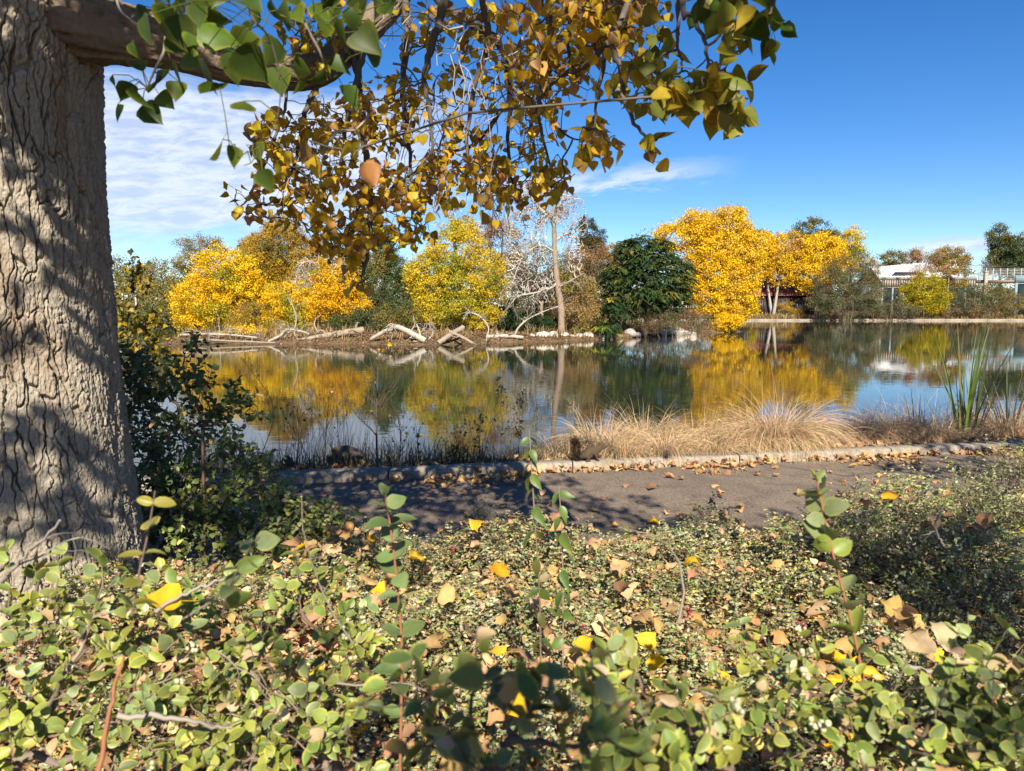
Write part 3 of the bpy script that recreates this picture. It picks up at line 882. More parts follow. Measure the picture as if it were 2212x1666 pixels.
# distant woodland that closes the gaps behind the crowns (reads as one mass)
g = Geo()
cs = []
for px0, px1, Y, ytop, ybot, pal in [(300, 900, 80, 600, 690, OLIV), (880, 1330, 74, 560, 700, BRSH), (560, 1330, 66, 640, 705, GREY), (1330, 1560, 74, 600, 700, BRSH), (380, 700, 66, 640, 705, GOLD), (1195, 1345, 60, 580, 712, RUST), (1590, 1900, 182, 596, 668, OLIV), (1880, 2260, 190, 606, 668, GREY)]:
    n = int((px1 - px0) * 1.1)
    px = rng.uniform(px0, px1, n)
    top_ = ytop + 50 * (fbm(px / 60, px * 0, 3, 21) - 0.4)
    py = top_ + (ybot - top_) * rng.random(n)
    c = W(px, py, Y + rng.uniform(-3, 5, n))
    idx = np.repeat(np.arange(n), 22)
    pos = c[idx] + rng.normal(0, 0.0045 * Y, (len(idx), 3))
    cc = vary(pal, n, amt=0.12)[idx]
    scatter(g, QUAD, pos, rdir(len(idx)), norm(rdir(len(idx)) + np.array([0, -0.5, 0.4])), 0.0023 * Y * rng.uniform(0.7, 1.3, len(idx)), np.clip(cc * (1 + rng.normal(0, 0.15, (len(idx), 1))), 0.01, 0.9))
kind(g.build('woods', M_FAR), 'stuff', 'hazy brown and olive woodland filling the gaps behind the island trees')


# dead white snags -----------------------------------------------------
def branchy(geo, p, d, L, r, depth, col, droop=0.25, wig=0.35, kids=(3, 5), minr=0.006, tipdroop=0.0):
    """a crooked limb with side limbs"""
    n = max(4, int(5 + L * 2))
    pts = [np.array(p, float)]
    d = norm(np.array(d, float))
    for i in range(n):
        d = norm(d + rng.normal(0, wig / math.sqrt(n), 3) + np.array([0, 0, -droop * (i / n) / n * 4]))
        pts.append(pts[-1] + d * L / n)
    pts = np.array(pts)
    rr = np.linspace(r, max(r * 0.35, minr * 0.7), len(pts))
    tube(geo, pts, rr, vary([col], 1, amt=0.1)[0], 6 if r > 0.03 else 4, 0.06 if r > 0.03 else 0, 5, cap=False)
    if depth == 0 or r < minr:
        return
    for k in range(rng.integers(*kids)):
        i = rng.integers(int(n * 0.25), n + 1)
        t = norm(pts[min(i, n)] - pts[max(i - 1, 0)])
        dd = norm(t * 0.6 + rdir(1)[0] * 0.9)
        branchy(geo, pts[min(i, n)], dd, L * rng.uniform(0.4, 0.7), max(rr[min(i, n)] * 0.6, minr * 0.8), depth - 1, col, droop + tipdroop, wig, kids, minr, tipdroop)


DEADW = (0.47, 0.41, 0.345)
TRUNKW = (0.34, 0.25, 0.18)


def dpath(pts, Y, dz=None):
    pts = np.array(pts, float)
    yy = np.full(len(pts), Y, float) if np.isscalar(Y) else np.array(Y, float)
    return W(pts[:, 0], pts[:, 1], yy)


def dead_tree(label, Y, trunk, r0, arms, ndroop=10, drop=1.6, cloud=None):
    segn = []
    tp = dpath(trunk, Y)
    b0 = tp[0].copy()
    root = thing('dead_tree', label, 'tree', b0)
    g = Geo()
    P = smooth_path(tp, 26)
    tube(g, P, np.linspace(r0, r0 * 0.5, 26) * (1 + 0.08 * np.sin(np.arange(26) * 1.7)), TRUNKW, 10, 0.08, 2)
    g.build('trunk', M_WOOD, root)
    for a in arms:
        g = Geo()
        ap = dpath(a[0], np.linspace(Y, Y + a[2], len(a[0])))
        Q = smooth_path(ap, 16)
        rr = np.linspace(a[1], a[1] * 0.35, 16)
        segn += list(Q[3:])
        tube(g, Q, rr, DEADW, 7, 0.06, 4)
        for k in range(a[3]):
            i = rng.integers(4, 16)
            dd = norm(np.array([rng.normal(0, 1), rng.normal(0, 0.8), rng.uniform(-0.4, 0.7)]))
            branchy(g, Q[i], dd, rng.uniform(0.7, drop), max(rr[i] * 0.5, 0.016), 3, DEADW, 1.1, 0.8, (3, 6), 0.006, 0.5)
        g.build('branch', M_WOOD, root)
    if cloud:
        pts = []
        for cx, cy, rx, ry, m in cloud:
            d = rdir(m); r = rng.random((m, 1)) ** 0.4
            k = Y / FD
            pts.append(W(cx, cy, Y) + d * r * np.array([rx * k, rx * k * 0.8, ry * k]))
        pts = np.concatenate(pts)
        PP, par, cnt = grow(np.array(segn), pts, 0.45)
        g = Geo()
        twigs(g, PP, par, cnt, 0.016, 0.03, (0.66, 0.60, 0.53), 0.22, 3, 0.25, 0.06)
        g.build('crown', M_WOOD, root)
    return P


dead_tree('tall dead white tree with nests and drooping bare twigs on the island', 46,
          [(1213, 722), (1212, 665), (1205, 620), (1199, 560), (1197, 500), (1196, 480)], 0.23,
          [([(1197, 490), (1188, 470), (1165, 450), (1148, 425), (1140, 405)], 0.13, -0.5, 14),
           ([(1197, 485), (1206, 460), (1215, 435), (1238, 425)], 0.12, 0.5, 12),
           ([(1215, 436), (1218, 410), (1226, 392)], 0.05, 0.2, 5),
           ([(1204, 610), (1190, 622), (1160, 632), (1120, 640), (1105, 655)], 0.085, -1.0, 10),
           ([(1208, 620), (1235, 605), (1262, 590)], 0.05, -0.5, 5),
           ([(1199, 545), (1170, 530), (1140, 545), (1120, 575), (1108, 610)], 0.07, -0.8, 12),
           ([(1199, 520), (1225, 505), (1245, 515), (1255, 550)], 0.06, 0.7, 9),
           ([(1190, 475), (1200, 445), (1195, 420)], 0.06, 0.9, 7),
           ([(1165, 450), (1130, 455), (1108, 480), (1100, 520)], 0.06, -0.6, 11)],
          cloud=[(1135, 500, 50, 85, 560), (1118, 590, 40, 64, 260), (1240, 470, 34, 62, 240), (1240, 550, 26, 44, 110), (1165, 425, 50, 30, 130), (1165, 610, 40, 60, 130)])
dead_tree('second dead white snag with nests rising behind the yellow green cottonwood', 52,
          [(1000, 720), (990, 600), (984, 540), (977, 500), (974, 470)], 0.15,
          [([(975, 480), (962, 458), (945, 440), (935, 450)], 0.06, -0.3, 7), ([(975, 475), (985, 450), (1000, 440), (1020, 455)], 0.06, 0.4, 7),
           ([(977, 495), (1000, 480), (1025, 490), (1040, 510)], 0.05, 0.3, 6), ([(974, 470), (972, 440), (965, 425)], 0.05, 0.0, 4)], drop=1.3,
          cloud=[(965, 445, 36, 28, 110), (1010, 480, 34, 34, 110)])
dead_tree('dead white tree with drooping limbs between the golden elm and orange maple', 49,
          [(705, 720), (700, 650), (690, 600), (688, 575)], 0.13,
          [([(688, 580), (672, 566), (650, 572), (640, 600), (636, 635)], 0.055, -1.6, 12), ([(688, 578), (705, 560), (725, 560), (745, 580)], 0.05, 0.6, 9),
           ([(688, 575), (690, 545), (700, 520)], 0.04, 0.4, 6), ([(690, 590), (668, 590), (655, 620)], 0.04, -1.8, 8)], drop=1.5,
          cloud=[(660, 595, 28, 40, 130), (720, 560, 42, 22, 110)])
dead_tree('dead grey tree half hidden in brown twigs left of the tall dead trunk', 50,
          [(1182, 722), (1172, 690), (1170, 660), (1180, 640)], 0.16,
          [([(1172, 660), (1158, 645), (1150, 655)], 0.06, -0.3, 5), ([(1180, 640), (1176, 620), (1190, 605)], 0.06, 0.0, 5)], drop=1.0)


def nest(px, py, Y, r, label):
    c = W(px, py, Y)
    g = Geo()
    n = 260
    a = rng.uniform(0, 2 * math.pi, n); h = rng.uniform(-1, 1, n)
    rad = r * np.sqrt(np.clip(1 - (h * 0.9) ** 2, 0.05, 1)) * rng.uniform(0.7, 1.0, n)
    p = c + np.stack([np.cos(a) * rad, np.sin(a) * rad, h * r * 0.6], 1)
    d = norm(np.stack([-np.sin(a), np.cos(a), rng.normal(0, 0.35, n)], 1) + rng.normal(0, 0.35, (n, 3)))
    L = rng.uniform(0.15, 0.45, n)[:, None]
    segs(g, p - d * L / 2, p + d * L / 2, 0.014, 0.008, vary([(0.26, 0.19, 0.13), (0.36, 0.28, 0.2)], n), 3)
    tag(g.build('nest', M_WOOD), label, 'nest', 'stick nests in the dead trees')


for a in [(1147, 402, 45.5, 0.30, 'stick nest at the top left fork of the tall dead tree'),
          (1120, 432, 45.4, 0.22, 'small stick nest on the left limb of the tall dead tree'),
          (1208, 452, 46.3, 0.22, 'stick nest in the right fork of the tall dead tree'),
          (1136, 470, 45.4, 0.20, 'lower stick nest under the left limb of the tall dead tree'),
          (965, 432, 51.8, 0.26, 'stick nest on top of the second dead snag'),
          (987, 447, 52.2, 0.20, 'stick nest on the right arm of the second dead snag'),
          (1006, 470, 52.3, 0.20, 'stick nest lowest on the right side of the second dead snag')]:
    nest(*a)


# driftwood --------------------------------------------------------------
def driftwood(label, pts, Y, r, col, side=6, sl=(0.4, 1.0), taper=0.4, name='fallen_log', cat='log', rough=0.08):
    P0 = dpath(pts, Y)
    root = thing(name, label, cat, P0[0], 'dead wood along the island shore')
    g = Geo()
    Q = smooth_path(P0, 22)
    rr = np.linspace(r, r * taper, 22)
    tube(g, Q, rr, col, 9, rough, 3)
    g.build('trunk', M_WOOD, root)
    if side:
        for k in range(side):
            g = Geo()
            i = rng.integers(5, 22)
            dd = norm(np.array([rng.normal(0, 1), rng.normal(-0.2, 0.7), rng.uniform(-0.1, 1)]))
            branchy(g, Q[i], dd, rng.uniform(*sl), max(rr[i] * 0.4, 0.014), 1, col, 0.5, 0.8, (2, 4), 0.009)
            g.build('branch', M_WOOD, root)


LG = (0.35, 0.28, 0.21)
driftwood('long thick grey log sloping from the bank down into the water at left', [(640, 738), (690, 728), (740, 720), (785, 713)], [41, 41.2, 41.6, 42], 0.13, LG, 8, taper=1.5)
driftwood('broken log arching over and dropping into the water left of centre', [(800, 734), (820, 722), (853, 708), (872, 712), (920, 737)], [40.6, 40.4, 40.2, 40, 39.6], 0.09, DEADW, 9, taper=1.9)
driftwood('short thick pale log rising from the water to the right, below the cottonwood', [(946, 742), (970, 726), (1000, 708)], [39.4, 39.8, 40.6], 0.15, LG, 3, taper=1.0)
driftwood('pale log slanting down to the right into the water below the cottonwood', [(972, 717), (995, 727), (1022, 742)], [39.9, 39.6, 39.2], 0.10, LG, 3, taper=0.7)
driftwood('bare white limb arching up and over into the water', [(1002, 690), (1013, 676), (1038, 685), (1055, 708), (1050, 736)], [41.5, 41.2, 41, 40.6, 40], 0.055, DEADW, 10, (0.4, 0.9), 0.5, 'fallen_branch', 'branch', 0.03)
driftwood('bare white limb leaning up to the right from the rocky shore', [(1112, 724), (1120, 708), (1140, 690), (1170, 675), (1205, 662)], [43, 43, 43.2, 43.6, 44], 0.07, DEADW, 12, (0.5, 1.2), 0.3, 'fallen_branch', 'branch', 0.03)
driftwood('pale tangle of branches lying in the water at the left end of the island', [(390, 724), (440, 722), (500, 724), (560, 730)], [41.5, 41.4, 41.2, 41], 0.07, DEADW, 16, (0.5, 1.4), 0.6, 'fallen_branch', 'branch', 0.05)
driftwood('straight pale log floating at the waterline left of the low yellow shrub', [(395, 737), (450, 735), (520, 738), (600, 741)], [40.6, 40.5, 40.4, 40.2], 0.06, LG, 8, (0.3, 0.8), 0.7)
driftwood('upright forked white branch standing out of the root tangle at left', [(648, 738), (636, 720), (640, 690), (634, 665), (622, 645)], [41.2, 41.2, 41.2, 41.2, 41.3], 0.05, DEADW, 8, (0.4, 0.9), 0.3, 'fallen_branch', 'branch', 0.03)
driftwood('twisted root tangle at the waterline left of the long sloping log', [(580, 738), (606, 725), (620, 712), (650, 716), (668, 722)], [41, 41, 41.2, 41.2, 41.2], 0.08, DEADW, 16, (0.4, 1.1), 0.6, 'fallen_branch', 'branch', 0.06)
driftwood('curved white branch hooking up behind the long sloping log', [(690, 722), (680, 705), (682, 690), (694, 680)], [41.6, 41.6, 41.7, 41.8], 0.035, DEADW, 3, (0.2, 0.5), 0.4, 'fallen_branch', 'branch', 0.03)
driftwood('thin forked branch standing on the bank between the two arching limbs', [(880, 735), (888, 715), (896, 700), (893, 682)], [40.4, 40.5, 40.6, 40.7], 0.04, DEADW, 6, (0.3, 0.8), 0.3, 'fallen_branch', 'branch', 0.03)
driftwood('spray of grey sticks dipping into the water at the island tip', [(1500, 712), (1480, 720), (1460, 730)], [58, 57.4, 57], 0.05, LG, 12, (0.5, 1.4), 0.5, 'fallen_branch', 'branch', 0.03)
driftwood('bleached log lying along the rocky shore under the leaning limb', [(1050, 728), (1090, 726), (1130, 729)], [42.4, 42.6, 42.8], 0.12, DEADW, 6, (0.3, 0.7), 0.8)
driftwood('tangle of twigs over the water below the cottonwood', [(925, 735), (935, 720), (928, 705)], [40, 40, 40.2], 0.035, DEADW, 12, (0.3, 0.9), 0.4, 'fallen_branch', 'branch', 0.03)


# rocks -----------------------------------------------------------------
def rock_geo(c, s, col, seed):
    r = np.random.default_rng(seed)
    nu, nv = 12, 8
    u = np.arange(nu) / nu * 2 * math.pi
    v = np.linspace(-math.pi / 2, math.pi / 2, nv)
    U, Vv = np.meshgrid(u, v)
    d = np.stack([np.cos(U) * np.cos(Vv), np.sin(U) * np.cos(Vv), np.sin(Vv)], -1)
    # cut by random planes for facets
    rad = np.ones(U.shape)
    for k in range(11):
        nn = r.normal(size=3); nn /= np.linalg.norm(nn)
        dp = d @ nn
        lim = r.uniform(0.55, 0.9)
        rad = np.where(dp * rad > lim, lim / np.maximum(dp, 1e-3), rad)
    P = d * rad[..., None] * np.array(s) + np.array(c)
    g = Geo()
    i = np.arange(nv - 1)[:, None]; j = np.arange(nu)[None]; k = (j + 1) % nu
    F = np.stack([i * nu + j, i * nu + k, (i + 1) * nu + k, (i + 1) * nu + j], -1).reshape(-1, 4)
    g.add(P.reshape(-1, 3), F, col)
    return g


rocks = [(1150, 726, 14), (1172, 727, 18), (1195, 728, 16), (1218, 727, 14), (1236, 722, 11), (1250, 729, 12), (1272, 724, 16), (1300, 727, 14), (1362, 719, 17), (1391, 724, 13),
         (1408, 718, 12), (1428, 721, 14), (1445, 718, 16), (1465, 718, 15), (1482, 718, 10), (1497, 717, 11), (1337, 726, 10), (1378, 726, 9)]
named = {1362: 'biggest pale grey rock at the water beside the small feathery sapling', 1408: 'rounded pinkish rock standing upright on the pale rock shore'}
for k, (px, py, s) in enumerate(rocks):
    Y = float(np.interp(px, [1100, 1300, 1520], [43.6, 46.9, 57.5]))
    c = W(px, py, Y)
    q = s * Y / FD
    col = vary([(0.52, 0.46, 0.40), (0.60, 0.54, 0.47), (0.46, 0.42, 0.38)], 1, amt=0.08)[0]
    if px == 1408:
        col = np.array([0.52, 0.38, 0.32])
    o = rock_geo((c[0], c[1], WZ + q * 0.45), (q * 1.05, q, q * 0.85), col, 100 + k).build('rock', M_STONE)
    tag(o, named.get(px, 'pale broken rock in the line edging the island water'), 'rock', 'pale rocks edging the island')

# leaf litter, dry grass and weeds on the island and far bank
g = Geo()
n = 16000
x = rng.uniform(-19, 19.5, n); y = np.interp(x, _fx, _fy) + rng.uniform(-0.2, 8, n) ** 1.0
z = height(x, y); k = z > WZ + 0.01
pos = np.stack([x, y, z + 0.02], 1)[k]
scatter(g, QUAD, pos, rdir(len(pos)), norm(rdir(len(pos)) * 0.5 + np.array([0, 0, 1])), 0.13, vary([(0.36, 0.20, 0.11), (0.46, 0.28, 0.16), (0.26, 0.15, 0.08)], len(pos)))
kind(g.build('leaf_litter', M_DRY), 'stuff', 'reddish brown leaf litter on the island bank')


def blades(geo, base, L, out, w_, col, bend=1.0, n=6, up=1.0):
    """arching grass blades: out = horizontal lean (n,2)"""
    m = len(base)
    t = np.linspace(0, 1, n)
    hor = np.concatenate([out, np.zeros((m, 1))], 1)
    hn = norm(hor)
    mag = np.linalg.norm(hor, axis=1)
    ang = mag[:, None] * (0.35 if bend < 2 else 0.12) + bend * mag[:, None] * t[None] ** 1.25      # angle from the vertical
    ds = L[:, None] / (n - 1)
    sx = np.cumsum(np.sin(ang) * ds, 1) - np.sin(ang[:, :1]) * ds
    sz = np.cumsum(np.cos(ang) * ds, 1) - np.cos(ang[:, :1]) * ds
    P = base[:, None] + hn[:, None] * sx[..., None] + np.array([0, 0, 1.0]) * sz[..., None] * up
    side = norm(np.cross(hn, np.array([0, 0, 1.0])) + rng.normal(0, 0.5, (m, 3)))
    ww = np.asarray(w_).reshape(-1, 1) * (1 - 0.85 * t[None] ** 2)
    A = P - side[:, None] * ww[..., None]; B = P + side[:, None] * ww[..., None]
    V = np.stack([A, B], 2).reshape(m, 2 * n, 3)
    f = np.array([[2 * i, 2 * i + 1, 2 * i + 3, 2 * i + 2] for i in range(n - 1)])
    F = (f[None] + (np.arange(m) * 2 * n)[:, None, None]).reshape(-1, 4)
    geo.add(V.reshape(-1, 3), F, np.repeat(col[:, None], 2 * n, 1).reshape(-1, 3))


g = Geo()
n = 5200
x = rng.uniform(-19, 19, n); y = np.interp(x, _fx, _fy) + rng.uniform(0.4, 7, n)
k = fbm(x * 0.5, y * 0.5, 3, 51) > 0.42
x, y = x[k], y[k]
blades(g, np.stack([x, y, height(x, y)], 1), rng.uniform(0.25, 0.8, len(x)), rng.normal(0, 0.5, (len(x), 2)), np.full(len(x), 0.02), vary(BRSH + TAN, len(x)), 0.8, 4)
kind(g.build('dry_grass', M_GRASS), 'stuff', 'dry brown weeds and grass on the island bank')

g = Geo()
n = 9000
x = rng.uniform(12, 90, n); y = 123.6 + rng.uniform(0, 2.6, n)
blades(g, np.stack([x, y, height(x, y)], 1), rng.uniform(0.3, 0.9, n) * (0.4 + 1.2 * fbm(x * 0.25, y * 0, 3, 61)), rng.normal(0, 0.6, (n, 2)), np.full(n, 0.05), vary([(0.46, 0.31, 0.13), (0.38, 0.25, 0.11), (0.52, 0.38, 0.18), (0.25, 0.2, 0.1)], n), 0.8, 4)
kind(g.build('dry_grass', M_GRASS), 'stuff', 'tan dry grass along the far concrete shore')

# ================================================================== BUILDINGS ON THE FAR SHORE
def lx(px, Y):
    return (px - 1106) / FD * Y


def lz(py, Y):
    return CAMZ - (py - 668) / FD * Y


def slats(g, x0, x1, y, z0, z1, pitch, w_, t, cols):
    for k in range(int((x1 - x0) / pitch)):
        a = x0 + k * pitch
        box(g, (a, y - t, z0 + rng.uniform(0, 0.03)), (a + w_, y, z1), vary(cols, 1, amt=0.1)[0])


# dark shed with the red corrugated roof
Y = 131.0
x0, x1 = lx(1606, Y), lx(1790, Y)
shed = thing('shed', 'dark brown shed with a red corrugated metal roof behind the yellow cottonwoods', 'shed', (x0, Y, 0))
g = Geo()
box(g, (x0, Y, -0.2), (x1, Y + 7, lz(642, Y) + 0.62), (0.035, 0.024, 0.02))
slats(g, x0, x1, Y - 0.003, 0.2, lz(643, Y), 0.42, 0.36, 0.05, [(0.060, 0.030, 0.024), (0.045, 0.028, 0.025), (0.075, 0.035, 0.025)])
g.build('wall', M_PAINT, shed)
g = Geo()
nx = 150
xs = np.linspace(x0 - 0.4, x1 + 0.4, nx)
prof = np.where(np.arange(nx) % 4 < 2, 0.06, 0.0)
za, zb = lz(640, Y), lz(606, Y) + 0.2
V = np.concatenate([np.stack([xs, np.full(nx, Y - 0.5), za + prof], 1), np.stack([xs, np.full(nx, Y + 2.2), zb + prof], 1), np.stack([xs, np.full(nx, Y + 7.5), zb - 0.6 + prof], 1)])
F = [[r * nx + i, r * nx + i + 1, (r + 1) * nx + i + 1, (r + 1) * nx + i] for r in range(2) for i in range(nx - 1)]
g.add(V, F, (0.27, 0.085, 0.060))
g.build('roof', M_PAINT, shed)
g = Geo()
for px in (1690, 1720, 1660):
    a = lx(px, Y)
    box(g, (a - 0.9, Y - 0.09, 0.2), (a + 0.9, Y - 0.055, lz(648, Y)), (0.05, 0.05, 0.05))
g.build('door', M_PAINT, shed)
tk = thing('tank', 'white metal box on the slope behind the red shed roof', 'box', (lx(1642, 136), 136, 0))
g = Geo(); box(g, (lx(1628, 136), 136, 3.0), (lx(1655, 136), 139, lz(604, 136)), (0.7, 0.7, 0.7)); g.build('shell', M_PAINT, tk)
g = Geo(); box(g, (lx(1626, 136), 135.9, lz(604, 136)), (lx(1657, 136), 139.1, lz(603, 136) + .12), (0.6, 0.6, 0.62)); g.build('lid', M_PAINT, tk)

# white roofed hall
Y = 148.0
hall = thing('hall', 'low hall with a broad white metal roof and a grey brick gable', 'building', (lx(2000, Y), Y, 0))
xa, xb, xc = lx(1898, Y), lx(2075, Y), lx(2110, Y)
g = Geo()
zr0, zr1, ze = lz(574, Y), lz(557, Y), lz(612, Y)
V = np.array([[xa, Y, ze], [xb, Y, ze], [xc, Y + 9, zr1], [xa + 2, Y + 9, zr0]])
nrib = 48
for k in range(nrib):
    f0, f1 = k / nrib, (k + 1) / nrib - 0.0015
    lo0, lo1 = V[0] * (1 - f0) + V[1] * f0, V[0] * (1 - f1) + V[1] * f1
    hi0, hi1 = V[3] * (1 - f0) + V[2] * f0, V[3] * (1 - f1) + V[2] * f1
    up = np.array([0, 0, 0.05])
    g.add([lo0, lo1, hi1, hi0, lo0 + up * (k % 2), lo1 + up * (k % 2), hi1 + up * (k % 2), hi0 + up * (k % 2)], [[4, 5, 6, 7], [0, 1, 5, 4]], (0.80, 0.80, 0.80))
g.add([V[3], V[2], V[2] + [0, 9, -4], V[3] + [0, 9, -4]], [[0, 1, 2, 3]], (0.78,) * 3)
g.build('roof', M_PAINT, hall)
g = Geo()
box(g, (xa + 0.5, Y + 0.8, 0), (xb - 0.2, Y + 16, ze - 0.05), (0.42, 0.40, 0.37))
g.add([[xb, Y + 0.3, 0], [xc + 1.5, Y + 6, 0], [xc + 1.5, Y + 6, lz(612, Y)], [xc - 0.2, Y + 6, zr1 - 0.6], [xb, Y + 0.3, ze]], [[0, 1, 2, 3, 4]], (0.30, 0.27, 0.24))
g.build('wall', M_PAINT, hall)
g = Geo()
cv = W(1972, 588, Y + 2.5)
un = np.linspace(0, math.pi, 12)
for k in range(11):
    g.add([cv + [3.6 * math.cos(un[k]) * 1.0, 0, 1.7 * math.sin(un[k])], cv + [3.6 * math.cos(un[k + 1]), 0, 1.7 * math.sin(un[k + 1])], cv + [0, 0, 0]], [[0, 1, 2]], (0.45, 0.45, 0.47))
    g.add([cv + [3.6 * math.cos(un[k]), 0, 1.7 * math.sin(un[k])], cv + [3.6 * math.cos(un[k + 1]), 0, 1.7 * math.sin(un[k + 1])], cv + [0, 5, 1.2]], [[0, 1, 2]], (0.72, 0.72, 0.73))
g.build('dormer', M_PAINT, hall)

# slatted parapet wall with dark screen panels below
Y = 134.0
x0, x1 = lx(1899, Y), lx(2100, Y)
wl = thing('screen_wall', 'long wall of pale vertical slats above dark screen panels in front of the hall', 'wall', (x0, Y, 0))
g = Geo()
slats(g, x0, x1, Y, lz(622, Y), lz(605, Y), 0.42, 0.22, 0.08, [(0.34, 0.30, 0.25), (0.42, 0.37, 0.31)])
box(g, (x0, Y + 0.05, lz(621, Y)), (x1, Y + 0.3, lz(606, Y)), (0.10, 0.09, 0.085))
g.build('parapet', M_PAINT, wl)
g = Geo()
box(g, (x0, Y - 0.12, lz(606, Y)), (x1, Y + 0.5, lz(600, Y)), (0.30, 0.28, 0.26))
g.build('coping', M_PAINT, wl)
g = Geo()
box(g, (x0, Y + 0.2, 0), (x1, Y + 0.32, lz(622, Y) - 0.02), (0.016, 0.030, 0.032))
g.build('panel', M_PAINT, wl)
for px in (1900, 1922, 1945, 1976, 2010, 2045, 2078, 2099):
    g = Geo(); a = lx(px, Y); box(g, (a - 0.13, Y - 0.05, -0.1), (a + 0.13, Y + 0.15, lz(622, Y)), (0.30, 0.30, 0.29)); g.build('post', M_PAINT, wl)

# footbridge at the right edge
Y = 136.0
br = thing('footbridge', 'grey blue steel footbridge with wire railing at the right edge of the far shore', 'bridge', (lx(2140, Y), Y, 0))
x0, x1 = lx(2105, Y), lx(2300, Y)
g = Geo(); box(g, (x0, Y, lz(612, Y)), (x1, Y + 3, lz(606, Y)), (0.20, 0.13, 0.10)); g.build('deck', M_PAINT, br)
g = Geo()
box(g, (lx(2182, Y), Y - 0.3, lz(612, Y)), (x1, Y - 0.05, lz(597, Y)), (0.22, 0.32, 0.36))
box(g, (lx(2182, Y), Y - 0.32, -0.2), (lx(2187, Y), Y - 0.06, lz(612, Y)), (0.22, 0.32, 0.36))
g.build('beam', M_PAINT, br)
g = Geo(); box(g, (lx(2192, Y), Y + 0.1, 0), (x1, Y + 0.3, lz(614, Y)), (0.014, 0.024, 0.026)); g.build('panel', M_PAINT, br)
g = Geo()
for py in np.linspace(583, 606, 8):
    box(g, (x0, Y - 0.02, lz(py, Y) - 0.035), (x1, Y + 0.02, lz(py, Y) + 0.035), (0.45, 0.46, 0.46))
for px in range(2105, 2300, 15):
    a = lx(px, Y); box(g, (a - 0.06, Y - 0.05, lz(607, Y)), (a + 0.06, Y + 0.045, lz(581, Y)), (0.42, 0.43, 0.43))
g.build('railing', M_PAINT, br)
lp = thing('vent_pipe', 'white curved pipe like a gooseneck beside the footbridge railing', 'pipe', (lx(2093, 135), 135, 0))
g = Geo(); tube(g, smooth_path(W(np.array([2087, 2088, 2094, 2102, 2106]), np.array([650, 598, 589, 587, 591]), 135.0), 16), 0.16, (0.62, 0.62, 0.6), 8); g.build('pipe', M_PAINT, lp)
tag_g = Geo(); box(tag_g, (lx(2118, 135), 134.9, -0.2), (lx(2124, 135), 135.3, lz(590, 135)), (0.42, 0.35, 0.28)); box(tag_g, (lx(2117, 135), 134.85, lz(590, 135)), (lx(2125, 135), 135.35, lz(589, 135) + 0.1), (0.5, 0.42, 0.33))
tag(tag_g.build('wooden_post', M_PAINT), 'tan timber post at the near end of the footbridge railing', 'post')
# left bank: light pole, mesh fence and pale kerb
lp = thing('light_pole', 'thin white light pole among the olive trees on the far left bank', 'pole', (lx(297, 84), 84, 0))
g = Geo(); tube(g, W(np.array([297, 294, 292]), np.array([705, 660, 625]), 84.0), 0.09, (0.7, 0.7, 0.7), 8); g.build('pole', M_PAINT, lp)
g = Geo(); box(g, W(289, 626, 84.0) - 0.15, W(295, 623, 84.0) + 0.15, (0.4, 0.4, 0.42)); g.build('lamp', M_PAINT, lp)
fn = thing('mesh_fence', 'green mesh fence on the far left bank below the yellow maple', 'fence', (lx(400, 85), 85.5, 0))
g = Geo()
for k in range(60):
    a = lx(330, 85.5) + k * 0.19; box(g, (a, 85.5, 0.2), (a + 0.03, 85.52, 2.0), (0.05, 0.10, 0.08))
for k in range(9):
    box(g, (lx(330, 85.5), 85.53, 0.3 + k * 0.2), (lx(330, 85.5) + 11.4, 85.55, 0.33 + k * 0.2), (0.05, 0.10, 0.08))
g.build('mesh', M_PAINT, fn)
for k in range(5):
    g = Geo(); a = lx(330, 85.5) + k * 2.8; box(g, (a, 85.4, -0.1), (a + 0.08, 85.48, 2.1), (0.06, 0.11, 0.09)); g.build('post', M_PAINT, fn)
g = Geo(); box(g, (-60, 85.4, -0.5), (lx(560, 86), 86.0, 0.08), (0.4,) * 3)
kind(g.build('kerb', M_CONC), 'structure')

# ================================================================== THE BIG COTTONWOOD
TX, TY = -2.545, 3.80
tree = thing('cottonwood_tree', 'huge cottonwood with deeply furrowed bark and yellow leaves hanging from its limb', 'tree', (TX, TY, 0))


def worley(u, v, seed):
    iu, iv = np.floor(u), np.floor(v)
    f1 = np.full(u.shape, 9.0); f2 = np.full(u.shape, 9.0); idn = np.zeros(u.shape)

    def h(i, j, k):
        a = (i.astype(np.int64) * 374761393 + j.astype(np.int64) * 668265263 + (seed + k) * 97531) & 0xFFFFFFFF
        a = ((a ^ (a >> 13)) * 1274126177) & 0xFFFFFFFF
        return ((a ^ (a >> 16)) & 0xFFFF) / 65535.0
    for a in (-1, 0, 1):
        for b in (-1, 0, 1):
            ci, cj = iu + a, iv + b
            d = np.hypot(ci + 0.1 + 0.8 * h(ci, cj, 0) - u, cj + 0.1 + 0.8 * h(ci, cj, 1) - v)
            idn = np.where(d < f1, h(ci, cj, 2), idn)
            f2 = np.where(d < f1, f1, np.minimum(f2, d)); f1 = np.minimum(f1, d)
    return f1, f2, idn


def sstep(x, a, b):
    t = np.clip((x - a) / (b - a), 0, 1)
    return t * t * (3 - 2 * t)


def trunk_r(z):
    return np.interp(z, [-0.2, 0.0, 0.27, 0.8, 1.4, 2.0, 2.6, 3.2, 4.2, 5.5], [0.72, 0.65, 0.58, 0.51, 0.475, 0.465, 0.465, 0.485, 0.46, 0.42])


